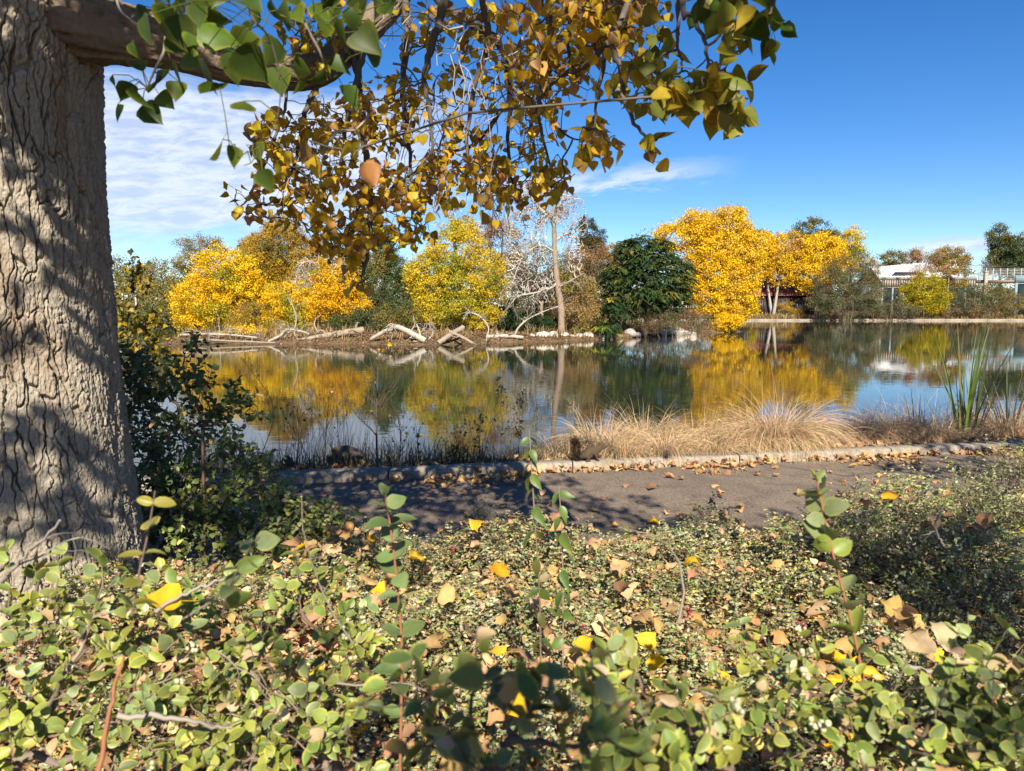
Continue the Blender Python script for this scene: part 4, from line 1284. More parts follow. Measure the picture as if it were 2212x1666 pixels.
zs = np.concatenate([np.arange(-0.15, 3.3, 0.0055), np.arange(3.3, 5.5, 0.05)])
th = np.concatenate([np.linspace(-math.pi * 0.80, 0.25, 560), np.linspace(0.28, math.pi * 1.19, 60)])
TH, Z = np.meshgrid(th, zs)
R0 = trunk_r(Z)
u = TH * 0.47; v = Z
wu = u + 0.022 * (fbm(u * 22, v * 14, 3, 91) - 0.5) * 2 + 0.012 * np.sin(v * 5 + 3 * fbm(u * 3, v * 1.5, 2, 94))
wv = v + 0.10 * (fbm(u * 11, v * 6, 3, 92) - 0.5) * 2
def furrow(su, sv, w_, seed):
    n_ = fbm(wu / su, wv / sv, 2, seed)
    return sstep(np.abs(n_ - 0.5), 0.0, w_)


f1, f2, idc = worley(wu / 0.046, wv / 0.30, 5)
k1 = sstep(f2 - f1, 0.01, 0.12)
g1, g2, idg = worley(wu / 0.040 + 7, wv / 0.13 + 3, 8)
k2 = sstep(g2 - g1, 0.01, 0.11)
gate = sstep(fbm(u * 7 + 3, v * 5, 3, 44), 0.36, 0.58)
gate2 = sstep(fbm(u * 6 + 9, v * 4, 3, 45), 0.50, 0.66)
fine = fbm(u * 110, v * 70, 4, 95)
lump = fbm(u * 34, v * 14, 4, 96)
big = fbm(u * 5, v * 1.3, 3, 99)
D = 0.040 * (1 - (1 - k1) * (0.35 + 0.65 * gate)) + 0.018 * (1 - (1 - k2) * gate2) + 0.012 * (idc - 0.5) + 0.006 * (idg - 0.5) + 0.010 * lump + 0.018 * fine + 0.03 * (big - 0.5) - 0.085
butt = 1 + 0.05 * np.cos(TH * 5 + 1) * np.exp(-np.maximum(Z, 0) * 2.2)
R = R0 * butt + D
P = np.stack([TX + np.cos(TH) * R, TY + np.sin(TH) * R, Z], -1)
nt_, nz_ = len(th), len(zs)
i = np.arange(nz_ - 1)[:, None] * nt_ + np.arange(nt_ - 1)[None]
g = Geo()
tone = fbm(u * 3, v * 2.5, 4, 97)[..., None]
C = np.array([0.46, 0.395, 0.315]) * (0.82 + 0.36 * tone) * (0.92 + 0.16 * fine[..., None])
wm = sstep(fbm(u * 5 + 9, v * 1.4, 3, 98), 0.54, 0.72)[..., None] * 0.55
C = C * (1 - wm) + np.array([0.30, 0.19, 0.11]) * wm
g.add(P.reshape(-1, 3), np.stack([i, i + 1, i + nt_ + 1, i + nt_], -1).reshape(-1, 4), C.reshape(-1, 3))
M_BARK = attr_mat('furrowed_bark', 0.9, 0, 0.15, bump=(85, 0.02, (1, 1, 0.6)), noise=(38, 0.40))
g.build('trunk', M_BARK, tree, smooth=True)


def bark_tube(name, pts, n, sides=72, amp=1.0):
    """limb with bark ridges; pts columns: px, py, Y, radius"""
    pts = np.array(pts, float)
    q = np.concatenate([W(pts[:, 0], pts[:, 1], pts[:, 2]), pts[:, 3:4]], 1)
    Q = smooth_path(q, n)
    P, rr = Q[:, :3], Q[:, 3]
    T = norm(np.gradient(P, axis=0))
    u_ = norm(np.cross(T, np.array([0, 0.3, 1.0]))); v_ = np.cross(T, u_)
    an = np.linspace(0, 2 * math.pi, sides, endpoint=False)
    s = np.concatenate([[0], np.cumsum(np.linalg.norm(np.diff(P, axis=0), axis=1))])
    A, Sx = np.meshgrid(an, s)
    uu = np.cos(A) * 3; vv = np.sin(A) * 3
    rid = fbm(np.cos(A) * rr[:, None] * 34 + 5, np.sin(A) * rr[:, None] * 34 + Sx * 3.0, 3, 71)
    rid = sstep(np.abs(rid - 0.5), 0, 0.06)
    f = fbm(uu * 6 + Sx * 9, vv * 6 + Sx * 9, 3, 72)
    r = rr[:, None] * (1 + amp * (0.17 * rid - 0.12 + 0.20 * (f - 0.5))) + 0.012 * (fbm(Sx * 5, A * 0, 2, 73) - 0.5)
    V = P[:, None] + (np.cos(A)[..., None] * u_[:, None] + np.sin(A)[..., None] * v_[:, None]) * r[..., None]
    g = Geo()
    i = np.arange(n - 1)[:, None]; j = np.arange(sides)[None]; k = (j + 1) % sides
    F = np.stack([i * sides + j, i * sides + k, (i + 1) * sides + k, (i + 1) * sides + j], -1).reshape(-1, 4)
    C = np.array([0.25, 0.19, 0.14]) * (0.8 + 0.4 * f[..., None])
    g.add(V.reshape(-1, 3), F, C.reshape(-1, 3))
    g.build(name, M_BARK, tree, smooth=True)
    return P


skel = []
skel.append(bark_tube('limb', [(120, 40, 3.75, 0.18), (230, 66, 3.72, 0.145), (330, 86, 3.74, 0.122), (420, 115, 3.8, 0.098), (520, 145, 3.9, 0.083), (620, 158, 4.0, 0.080), (690, 150, 4.1, 0.079), (745, 108, 4.2, 0.075), (815, 40, 4.3, 0.074), (880, -40, 4.45, 0.068), (1000, -230, 4.6, 0.06), (1200, -420, 4.6, 0.05)], 330))
skel.append(bark_tube('limb', [(160, -420, 3.7, 0.18), (500, -330, 3.5, 0.14), (900, -330, 3.3, 0.10), (1250, -300, 3.0, 0.07), (1500, -260, 2.5, 0.045), (1700, -200, 2.0, 0.03)], 110))
skel.append(bark_tube('limb', [(150, -500, 3.5, 0.17), (300, -900, 2.8, 0.13), (620, -1500, 2.2, 0.09), (1100, -2200, 1.8, 0.06)], 50, 24))
tw = Geo()
DARKT = (0.13, 0.105, 0.085)
PALET = (0.40, 0.35, 0.30)


def limb(pts, r0, r1, col=DARKT, sides=6):
    pts = np.array(pts, float)
    Q = smooth_path(W(pts[:, 0], pts[:, 1], pts[:, 2]), max(10, len(pts) * 6))
    Q = Q + rng.normal(0, 0.003, Q.shape)
    tube(tw, Q, np.linspace(r0, r1, len(Q)), vary([col], 1)[0], sides, 0.10, 3)
    return Q


b = []
b.append(limb([(760, 95, 4.22), (775, 180, 4.1), (786, 300, 4.0), (800, 430, 3.9), (792, 560, 3.85), (770, 620, 3.8)], 0.026, 0.006))
b.append(limb([(800, 55, 4.28), (778, 140, 4.1), (752, 260, 3.95), (730, 400, 3.9)], 0.028, 0.007))
b.append(limb([(905, -90, 4.5), (948, 0, 4.3), (1010, 45, 4.2), (1071, 86, 4.1), (1097, 152, 4.0), (1102, 230, 3.9), (1098, 330, 3.9), (1110, 420, 3.85)], 0.032, 0.006))
b.append(limb([(990, -330, 3.28), (958, 0, 3.5), (941, 75, 3.5), (918, 165, 3.5), (928, 240, 3.5), (935, 330, 3.5)], 0.026, 0.006))
b.append(limb([(1083, 238, 3.9), (1040, 298, 3.9), (990, 325, 3.85), (925, 325, 3.8)], 0.014, 0.005))
b.append(limb([(1330, -300, 2.9), (1317, 0, 2.75), (1314, 76, 2.7), (1296, 183, 2.65), (1285, 275, 2.6)], 0.017, 0.004))
b.append(limb([(1380, -290, 2.8), (1356, 0, 2.6), (1320, 79, 2.55), (1342, 152, 2.5), (1352, 232, 2.45), (1402, 300, 2.4), (1436, 293, 2.35)], 0.015, 0.003))
b.append(limb([(1317, 90, 2.65), (1270, 140, 2.8), (1207, 168, 2.95), (1165, 219, 3.1), (1140, 290, 3.2)], 0.013, 0.004))
b.append(limb([(1520, -250, 2.45), (1476, 0, 2.2), (1502, 36, 2.15), (1524, 98, 2.1), (1545, 190, 2.05)], 0.011, 0.003))
b.append(limb([(1470, -270, 2.6), (1464, 0, 2.4), (1464, 91, 2.35), (1476, 152, 2.3)], 0.010, 0.003))
b.append(limb([(1159, 213, 3.6), (1195, 265, 3.5), (1226, 295, 3.4), (1262, 305, 3.3)], 0.009, 0.003))
b.append(limb([(1150, -310, 3.1), (1160, -20, 3.4), (1190, 60, 3.5), (1170, 170, 3.6), (1165, 260, 3.6), (1195, 380, 3.6)], 0.022, 0.005))
b.append(limb([(1210, -310, 3.05), (1240, -10, 3.2), (1225, 90, 3.2), (1250, 180, 3.2)], 0.018, 0.004))
b.append(limb([(700, 150, 4.12), (660, 240, 4.0), (640, 340, 3.95), (610, 430, 3.9)], 0.018, 0.004))
b.append(limb([(620, 160, 4.0), (616, 230, 3.8), (590, 310, 3.7), (540, 420, 3.6), (512, 455, 3.55)], 0.010, 0.003))
b.append(limb([(870, -30, 4.4), (880, 80, 4.2), (870, 200, 4.0), (885, 330, 3.9), (890, 470, 3.85)], 0.022, 0.005))
b.append(limb([(1680, -200, 2.0), (1675, -20, 1.9), (1662, 30, 1.85)], 0.008, 0.003))
b.append(limb([(1060, -320, 3.2), (1040, -30, 3.6), (1055, 90, 3.7), (1020, 210, 3.75), (1010, 330, 3.7), (1040, 440, 3.7)], 0.020, 0.005))
# pale bare twigs among the leaves
for k in range(26):
    px, py = rng.uniform(780, 1180), rng.uniform(20, 330)
    Yq = rng.uniform(3.4, 4.3)
    branchy(tw, W(px, py, Yq), [rng.normal(0, 1), rng.normal(0, 0.6), rng.uniform(-1, 0.2)], rng.uniform(0.25, 0.6), rng.uniform(0.004, 0.007), 2, PALET, 0.9, 0.9, (2, 5), 0.0022, 0.4)
roots = np.concatenate([q[2:] for q in b])

# leaf positions: cx, cy, rx, ry, count, depth range, leaf size, kind (0 gold, 1 green, 2 mixed)
clus = [(620, 395, 88, 98, 105, 3.4, 4.2, .068, 0), (725, 440, 98, 98, 160, 3.4, 4.3, .068, 0), (830, 440, 74, 98, 128, 3.4, 4.3, .066, 0),
        (715, 275, 98, 92, 125, 3.5, 4.3, .066, 0), (840, 250, 80, 110, 120, 3.5, 4.3, .066, 0), (925, 400, 60, 70, 95, 3.4, 4.2, .066, 0),
        (1010, 335, 75, 85, 100, 3.4, 4.2, .066, 0), (1080, 400, 60, 65, 75, 3.4, 4.1, .068, 0), (1185, 375, 42, 52, 48, 3.3, 3.9, .070, 0),
        (1015, 170, 85, 110, 70, 3.4, 4.2, .064, 0), (1150, 200, 65, 140, 110, 3.0, 3.9, .068, 0), (1225, 120, 80, 90, 105, 2.8, 3.6, .066, 0),
        (1190, 15, 120, 45, 90, 2.9, 3.8, .068, 0), (1295, 55, 75, 55, 75, 2.5, 3.2, .070, 0), (1292, 300, 42, 44, 36, 2.5, 2.9, .074, 0),
        (1375, 160, 55, 55, 40, 2.2, 2.8, .076, 2), (1470, 185, 65, 45, 34, 1.9, 2.3, .082, 2), (1565, 185, 52, 62, 36, 1.9, 2.2, .078, 2),
        (1585, 60, 32, 55, 16, 2.0, 2.3, .076, 2), (700, 90, 60, 80, 70, 3.9, 4.5, .066, 0), (1000, 50, 110, 55, 60, 3.5, 4.3, .064, 0),
        (1330, -5, 110, 35, 60, 2.5, 3.2, .070, 0), (765, 600, 28, 38, 9, 3.7, 3.9, .072, 0), (520, 435, 22, 36, 8, 3.4, 3.7, .070, 0),
        (575, 285, 50, 55, 38, 3.4, 4.0, .068, 0), (895, 505, 45, 28, 24, 3.5, 4.1, .068, 0), (1395, 330, 22, 26, 5, 2.3, 2.45, .085, 0),
        (1430, 60, 60, 60, 20, 2.3, 2.8, .072, 2), (905, 60, 60, 60, 30, 3.8, 4.4, .064, 0), (735, 530, 60, 36, 50, 3.5, 4.2, .068, 0), (640, 70, 40, 50, 26, 3.7, 4.3, .066, 0),
        (1555, -5, 60, 25, 18, 2.0, 2.4, .08, 1), (1672, 40, 24, 32, 7, 1.8, 2.0, .085, 1), (690, 300, 40, 24, 3, 1.9, 2.1, .09, 0), (770, 300, 26, 50, 4, 1.8, 2.0, .085, 0)]
AT, SZ, KD = [], [], []
for cx, cy, rx, ry, n, y0, y1, sz, kd in clus:
    n = int(n * 0.92)
    a = rng.uniform(0, 2 * math.pi, n); r = np.sqrt(rng.random(n)) * rng.uniform(0.8, 1.15, n)
    px, py = cx + np.cos(a) * r * rx, cy + np.sin(a) * r * ry
    AT.append(W(px, py, rng.uniform(y0, y1, n))); SZ.append(np.full(n, sz)); KD.append(np.full(n, kd))
AT, SZ, KD = np.concatenate(AT), np.concatenate(SZ), np.concatenate(KD)
P, par, cnt = grow(roots, AT, 0.30)
twigs(tw, P, par, cnt, 0.0016, 0.010, DARKT, 0.09, 4, 0.40)
tw.build('twig', M_TWIG, tree)
GOLDL = [(0.86, 0.55, 0.03), (0.80, 0.47, 0.024), (0.92, 0.64, 0.04), (0.62, 0.35, 0.06), (0.74, 0.53, 0.024), (0.52, 0.28, 0.08)]
GREENL = [(0.085, 0.14, 0.016), (0.13, 0.19, 0.018), (0.07, 0.115, 0.016), (0.30, 0.30, 0.03)]
MIXL = [(0.50, 0.36, 0.03), (0.36, 0.32, 0.03), (0.20, 0.22, 0.03), (0.55, 0.38, 0.03)]


def hang_leaves(geo, at, sz, kd, rep=(1, 3)):
    n = len(at)
    idx = np.repeat(np.arange(n), rng.integers(rep[0], rep[1], n))
    m = len(idx)
    d = norm(rng.normal(0, 0.55, (m, 3)) + np.array([0, 0, -0.75]))
    pet = rng.uniform(0.015, 0.05, m)[:, None]
    st = at[idx]
    pp = st + norm(rng.normal(0, 0.8, (m, 3)) + d * 0.9) * pet
    col = vary(GOLDL, m, amt=0.16)
    for k, pl in ((1, GREENL), (2, MIXL)):
        q = kd[idx] == k
        col[q] = vary(pl, int(q.sum()), amt=0.14)
    s = sz[idx] * rng.uniform(0.48, 0.92, m)
    segs(geo, st, pp, 0.0009, 0.0008, np.full((m, 3), 0.2) * np.array([1.6, 1.0, 0.3]), 3)
    edge = np.clip(col * np.where((kd[idx] == 1)[:, None], np.array([1.5, 1.25, 1.0]), np.array([0.8, 0.66, 1.0])), 0.004, 0.9)
    scatter_mix(geo, COTTON, pp, d, rdir(m), s, col, edge)


g = Geo()
q = KD != 1
hang_leaves(g, AT[q], SZ[q], KD[q])
g.build('yellow_foliage', M_LEAF, tree)

# green shoots hanging close to the camera
g, gs = Geo(), Geo()
shoots = [([(425, -40, 1.55), (412, 0, 1.55), (380, 40, 1.55), (362, 60, 1.55), (355, 110, 1.55), (335, 150, 1.56), (318, 190, 1.58)], 0.0055, PALET),
          ([(640, -60, 1.3), (655, 40, 1.3), (690, 110, 1.32), (715, 170, 1.34)], 0.004, (0.3, 0.25, 0.2)),
          ([(535, 0, 1.25), (545, 40, 1.25), (585, 90, 1.27), (606, 200, 1.3), (580, 300, 1.32), (500, 345, 1.34)], 0.002, DARKT),
          ([(250, -10, 1.9), (262, 25, 1.9), (300, 55, 1.9)], 0.004, PALET)]
for pts, r, c in shoots:
    pts = np.array(pts, float)
    Q = smooth_path(W(pts[:, 0], pts[:, 1], pts[:, 2]), 30)
    gs = Geo()
    tube(gs, Q, np.linspace(r, r * 0.35, 30), c, 6, 0.08, 3)
    gs.build('green_shoot', M_TWIG, tree)
gl = [(300, 150, 1.6, 60), (268, 195, 1.65, 60), (310, 215, 1.58, 88), (340, 190, 1.6, 70), (375, 160, 1.55, 80), (355, 175, 1.6, 66), (330, 250, 1.62, 66), (385, 200, 1.6, 60),
      (245, 240, 1.65, 60), (290, 110, 1.7, 50), (390, 75, 1.45, 105), (470, 60, 1.4, 115), (440, 170, 1.4, 95), (455, 200, 1.42, 90), (500, 140, 1.35, 110), (545, 140, 1.33, 100), (530, 125, 1.36, 100), (410, 130, 1.5, 80),
      (525, 235, 1.3, 85), (470, 325, 1.3, 95), (498, 340, 1.33, 75), (545, 355, 1.33, 50), (580, 390, 1.32, 60), (560, 330, 1.34, 50),
      (600, 40, 1.25, 90), (640, 30, 1.25, 80), (545, 8, 1.2, 90), (700, 60, 1.28, 90), (730, 90, 1.28, 100), (760, 40, 1.3, 70), (795, 90, 1.3, 95), (735, 150, 1.32, 80), (690, 165, 1.33, 60), (815, 20, 1.35, 60), (655, 150, 1.3, 55), (640, 190, 1.32, 50), (380, 100, 1.5, 70), (425, 100, 1.45, 80), (250, 175, 1.7, 40), (360, 220, 1.62, 60)]
gl = np.array(gl + [(rng.uniform(300, 840), abs(rng.normal(0, 75)) - 10, rng.uniform(1.25, 1.7), rng.uniform(60, 95)) for _ in range(34)], float)
pos = W(gl[:, 0], gl[:, 1], gl[:, 2])
size = gl[:, 3] * gl[:, 2] / FD * 0.78 * rng.uniform(0.8, 1.1, len(gl))
n = len(gl)
d = norm(rng.normal(0, 0.55, (n, 3)) + np.array([0.1, 0, -0.85]))
nn = norm(rng.normal(0, 0.9, (n, 3)) + np.array([0, -0.5, 0.3]))
col = vary(GREENL[:3], n, amt=0.14)
edge = np.clip(col * np.array([2.4, 1.6, 1.0]), 0, 0.8)
pos0 = pos - d * size[:, None] * 0.5
scatter_mix(g, COTTON, pos0, d, nn, size, col, edge)
allp = np.concatenate([smooth_path(W(np.array(p)[:, 0], np.array(p)[:, 1], np.array(p)[:, 2]), 30) for p, _, _ in shoots])
near = allp[np.argmin(np.linalg.norm(pos0[:, None] - allp[None], axis=2), axis=1)]
m1 = (near + pos0) / 2 + np.array([0, 0, 0.012])
segs(g, near, m1, 0.0011, 0.001, (0.2, 0.22, 0.05), 4); segs(g, m1, pos0, 0.001, 0.0009, (0.2, 0.22, 0.05), 4)
q = KD == 1
hang_leaves(g, AT[q], SZ[q], KD[q])
g.build('green_foliage', M_LEAF, tree)

# unseen crown leaf clumps, added along sun rays to cast chosen shadows
SH = []


def shade(px, py, r, dens=1.0, z=None, Y=None):
    SH.append((G(px, py, z) if Y is None else W(px, py, Y), r, dens))


for a in [(640, 1090, .55), (800, 1110, .55, .9), (930, 1130, .45, .9), (700, 1190, .5), (860, 1055, .30, .8), (1000, 1080, .32, .9), (1090, 1120, .30, .8), (1160, 1150, .28, .8),
          (1260, 1085, .22, .9), (1330, 1120, .26, .9), (1430, 1145, .24), (1520, 1150, .26), (1620, 1160, .24, .9), (1390, 1080, .13, .8), (1700, 1120, .16, .9), (1120, 1060, .22, .8), (1220, 1040, .16, .8),
          (1960, 1015, .25), (2060, 1015, .30), (2150, 1010, .35), (1985, 1050, .16), (700, 1060, .4), (1010, 1170, .3, .8),
          (1320, 1000, .07), (1425, 998, .08), (1273, 984, .085, 1.5), (1300, 984, .07, 1.5), (1255, 980, .06, 1.3), (1990, 975, .22), (2080, 970, .28, .9), (2170, 965, .28)]:
    shade(a[0], a[1], a[2], a[3] if len(a) > 3 else 1.0, z=0.0)
for a in [(600, 1000, .5), (740, 990, .5), (880, 985, .45), (1010, 980, .4), (1110, 970, .32), (560, 960, .5)]:
    shade(a[0], a[1], a[2], 0.9, z=0.15)
for a in [(1860, 905, .28), (1940, 915, .34), (2030, 915, .36), (2120, 910, .4), (2200, 905, .4), (1900, 880, .3), (2010, 880, .3)]:
    shade(a[0], a[1], a[2], 0.8, Y=kerb_y(3.5) + 0.8)
for a in [(1830, 1170, .24), (1950, 1170, .34), (2060, 1200, .34), (2160, 1230, .34), (2050, 1290, .30), (2150, 1340, .32), (2170, 1130, .3), (1740, 1140, .14), (2180, 1420, .2), (1960, 1250, .2)]:
    shade(a[0], a[1], a[2], 0.75, z=0.4)
for a in [(470, 950, .34), (430, 880, .22), (480, 1070, .34), (570, 1120, .32), (540, 1200, .28), (500, 860, .22), (640, 1150, .2)]:
    shade(a[0], a[1], a[2] * 0.85, 0.75, Y=4.6)
for a in [(1130, 1590, .12), (1230, 1560, .10), (1260, 1640, .14), (1010, 1530, .06), (940, 1650, .08), (1070, 1650, .12)]:
    shade(a[0], a[1], a[2], 1.1, Y=0.68)
for a in [(2000, 1560, .10), (2120, 1600, .12), (600, 1290, .10)]:
    shade(a[0], a[1], a[2], 0.8, Y=1.2)
for a in [(120, 30, .26), (30, 130, .24), (190, 110, .2), (110, 190, .2), (40, 240, .14), (170, 290, .13), (90, 380, .07), (30, 470, .06), (160, 540, .06), (205, 420, .06), (40, 620, .05), (150, 600, .04), (220, 760, .05), (45, 30, .20, .8), (150, 90, .22, .9), (60, 170, .2, .8), (200, 200, .18, .9), (100, 270, .16, .7), (215, 300, .12, .9), (30, 330, .07, .8), (140, 420, .07), (170, 470, .07), (205, 560, .06, .8), (60, 480, .06), (110, 505, .06), (130, 545, .05), (195, 660, .045),
          (15, 740, .08), (60, 690, .035), (110, 900, .13), (190, 880, .11), (40, 930, .10), (150, 990, .10, .9), (240, 930, .08), (70, 1040, .13), (160, 1080, .12), (230, 1060, .07, .7), (40, 1120, .12), (120, 1130, .12, .8), (225, 1150, .09, .8), (270, 1180, .08), (20, 1020, .1)]:
    shade(a[0], a[1], a[2] * 0.84, (a[3] if len(a) > 3 else 1.1) * 1.7, Y=3.42)
for a in [(270, 70, .15), (340, 95, .14), (430, 125, .11), (200, 40, .15)]:
    shade(a[0], a[1], a[2], 1.3, Y=3.6)
# loose unseen clumps added to shade the hanging leaves
for k in range(3):
    px, py = rng.uniform(480, 1700), rng.uniform(-20, 520)
    Yq = np.interp(px, [500, 1100, 1700], [3.9, 3.5, 2.0])
    shade(px, py, rng.uniform(0.10, 0.26), 0.85, Y=Yq)
CP = []
LP, LS = [], []
for c, r, dens in SH:
    t = (rng.uniform(3.7, 5.4) - c[2]) / S[2]
    for _ in range(40):
        q = c + S * t
        el_ = (q[2] - CAMZ - r) / max(q[1], 0.01)
        if q[1] < 0.25 or el_ > 0.47:
            break
        t += 0.3
    CP.append(q)
    n = max(4, int(dens * 1.05 * math.pi * r * r / 0.0024))
    e1 = norm(np.cross(S, [0, 0, 1.0])); e2 = np.cross(S, e1)
    a = rng.uniform(0, 2 * math.pi, n); rr = r * np.sqrt(rng.random(n)) * rng.uniform(0.75, 1.2, n)
    LP.append(q + np.cos(a)[:, None] * rr[:, None] * e1 + np.sin(a)[:, None] * rr[:, None] * e2 + S * rng.normal(0, 0.15, (n, 1)))
LP = np.concatenate(LP); CP = np.array(CP)
n = len(LP)
g = Geo()
COT0 = flat_leaf([0, 0.2, 0.5, 1.0], [0.15, 0.46, 0.40, 0.01], 0.15, 0.2)
scatter(g, COT0, LP, norm(rng.normal(0, 0.6, (n, 3)) + np.array([0, 0, -0.7])), rdir(n), rng.uniform(0.06, 0.095, n), vary(GOLDL + GREENL, n))
g.build('shade_foliage', M_LEAF, tree)  # out-of-view clumps, each placed to shade one target spot
g = Geo()
P, par, cnt = grow(np.concatenate([skel[1][8:], skel[2][6:]]), CP, 0.3)
twigs(g, P, par, cnt, 0.0030, 0.03, DARKT, 0.1, 4, 0.45)
g.build('shade_branch', M_TWIG, tree)  # added twigs joining the unseen shade clumps to the limbs

# ================================================================== FALLEN LEAVES
TANL = [(0.64, 0.39, 0.19), (0.54, 0.31, 0.15), (0.72, 0.47, 0.25), (0.42, 0.24, 0.13), (0.66, 0.40, 0.15)]
YELL = [(0.95, 0.56, 0.02), (0.88, 0.48, 0.02), (1.0, 0.64, 0.05)]


def leaf_obj(name, p, d, nrm, size, col, label, group, tm=None):
    g = Geo()
    t = tm or DRY[rng.integers(0, len(DRY))]
    scatter(g, t, np.array([p]), np.array([d]), np.array([nrm]), size, np.array([col]))
    q = p + norm(np.array(d)) * 0
    segs(g, [q], [q - norm(np.array(d)) * size * 0.55 + np.array([0, 0, 0.004])], 0.0012, 0.0009, np.array([col]) * 0.8, 4)
    o = g.build(name, M_DRY)
    return tag(o, label, 'leaf', group)


def on_path(px, py, size=0.09, yellow=False):
    c = G(px, py, 0.012)
    d = norm(np.array([rng.normal(), rng.normal(), 0.05]))
    leaf_obj('fallen_leaf', c + np.array([0, 0, 0.012]), d, norm(np.array([rng.normal(0, .3), rng.normal(0, .3) - 0.15, 1])), size,
             vary(YELL if yellow else TANL, 1)[0],
             'yellow fallen leaf lying on the asphalt path' if yellow else 'curled tan fallen leaf lying on the asphalt path',
             'fallen leaves on the asphalt path')


for px, py, s in [(1398, 1057, .105), (1550, 1073, .07), (1272, 1103, .10), (1440, 1031, .09), (1468, 1035, .07), (1535, 1050, .08), (1560, 1062, .07), (1640, 1028, .08), (1605, 1100, .08), (1592, 1105, .07), (1720, 1068, .09),
                  (1680, 1030, .07), (1760, 1035, .08), (1345, 1050, .07), (700, 1075, .10), (760, 1085, .09), (735, 1095, .09), (830, 1100, .07), (900, 1090, .08), (1010, 1120, .08), (1110, 1145, .09), (1120, 1112, .07), (1050, 1150, .10),
                  (1330, 1142, .08), (1310, 1080, .06), (1850, 1010, .08), (1790, 1018, .07), (1900, 1032, .08), (2010, 1040, .09), (2085, 1020, .09), (1980, 1075, .07), (1670, 1128, .08), (1540, 1130, .07), (1180, 1070, .08),
                  (1220, 1090, .06), (960, 1150, .08), (880, 1140, .09), (1465, 1117, .07), (1440, 1108, .07), (1600, 1140, .07), (1750, 1100, .07), (1830, 1080, .08), (650, 1120, .09), (790, 1150, .09)]:
    on_path(px, py, s)
for px, py, s in [(1415, 1128, .11), (1098, 1155, .09), (1145, 1140, .07), (1085, 1100, .06), (1640, 1160, .08), (775, 1195, .08), (890, 1200, .07), (1560, 1165, .07)]:
    on_path(px, py, s, True)

g = Geo()
n = 900
x = rng.uniform(-2.5, 7.5, n); t = -PW * rng.random(n) ** 1.6
pos = np.stack([x, kerb_y(x) + t, np.full(n, 0.016)], 1)
scatter(g, QUAD, pos, rdir(n) * np.array([1, 1, 0.1]), norm(rdir(n) * 0.4 + np.array([0, 0, 1])), rng.uniform(0.006, 0.028, n), vary(TANL + [(0.25, 0.2, 0.15)], n))
kind(g.build('leaf_litter', M_DRY), 'stuff', 'small crumbs of dry leaf scattered on the asphalt path')
# drift of leaves against the kerb
g = Geo()
n = 1700
x = rng.uniform(-1.6, 8.0, n)
hv = sstep(fbm(x * 1.9, x * 0, 3, 33), 0.25, 0.75)
wd = 0.03 + 0.22 * hv
t = -np.abs(rng.normal(0, 1, n)) * wd
k = rng.random(n) < np.interp(x, [-1.6, -0.9, -0.4, 0.3, 3, 8], [0.10, 0.25, 0.7, 0.95, 0.8, 0.8]) * (0.22 + 0.75 * hv)
x, t = x[k], t[k]; n = len(x)
zz = 0.012 + rng.random(n) * 0.055 * np.exp(t / 0.13)
pos = np.stack([x, kerb_y(x) + t - 0.01, zz], 1)
d = rdir(n) * np.array([1, 1, 0.35])
scatter_mix(g, DRY, pos, d, norm(rdir(n) * 0.8 + np.array([0, -0.25, 0.8])), rng.uniform(0.035, 0.095, n), vary(TANL, n))
kind(g.build('leaf_litter', M_DRY), 'stuff', 'drift of tan dry leaves along the foot of the kerb')
g = Geo()
n = 1500
x = rng.uniform(-3.2, 8.5, n); t = KW + np.abs(rng.normal(0, 0.28, n)) + 0.02
k = rng.random(n) < np.interp(x, [-3.2, 0, 1, 2.4, 2.8, 8.5], [0.25, 0.35, 0.15, 0.3, 1, 1])
x, t = x[k], t[k]; n = len(x)
y = kerb_y(x) + t
pos = np.stack([x, y, height(x, y) + rng.random(n) * 0.05 + 0.02], 1)
scatter_mix(g, DRY, pos, rdir(n) * np.array([1, 1, 0.4]), norm(rdir(n) * 0.8 + np.array([0, -0.35, 0.8])), rng.uniform(0.055, 0.10, n), vary(TANL, n))
kind(g.build('leaf_litter', M_DRY), 'stuff', 'tan dry leaves caught among the grass behind the kerb')

# ================================================================== BANK PLANTS BEHIND THE KERB
STRAW = [(0.84, 0.60, 0.34), (0.74, 0.51, 0.29), (0.92, 0.68, 0.41), (0.60, 0.40, 0.22)]
BRNG = [(0.50, 0.33, 0.20), (0.60, 0.41, 0.25), (0.40, 0.27, 0.17)]
GG = 'tussocks of tan grass behind the kerb'


def tussock(px, back, n, L, lean, label, pal, dirx=0.0, spread=0.16):
    x = 0.0
    for _ in range(8):
        yy = kerb_y(x) + KW + back
        x = (px - 1106) / FD * yy
    yy = kerb_y(x) + KW + back
    z = hz(x, yy)
    b0 = np.array([x, yy, z])
    root = thing('grass_tussock', label, 'grass', b0, GG)
    g = Geo()
    a = rng.uniform(0, 2 * math.pi, n); r = np.sqrt(rng.random(n)) * spread
    base = b0 + np.stack([np.cos(a) * r * 1.3, np.sin(a) * r, np.zeros(n) - 0.03], 1)
    l = np.abs(rng.normal(1.05, 0.30, n))[:, None] * lean
    out = np.stack([np.cos(a) + rng.normal(0, 0.5, n) + dirx, np.sin(a) + rng.normal(0, 0.5, n)], 1)
    out = out / np.linalg.norm(out, axis=1, keepdims=True) * l
    blades(g, base, L * rng.uniform(0.45, 1.1, n), out, np.full(n, 0.0022), vary(pal, n, amt=0.18), 2.7, 10)
    g.build('blades', M_GRASS, root)


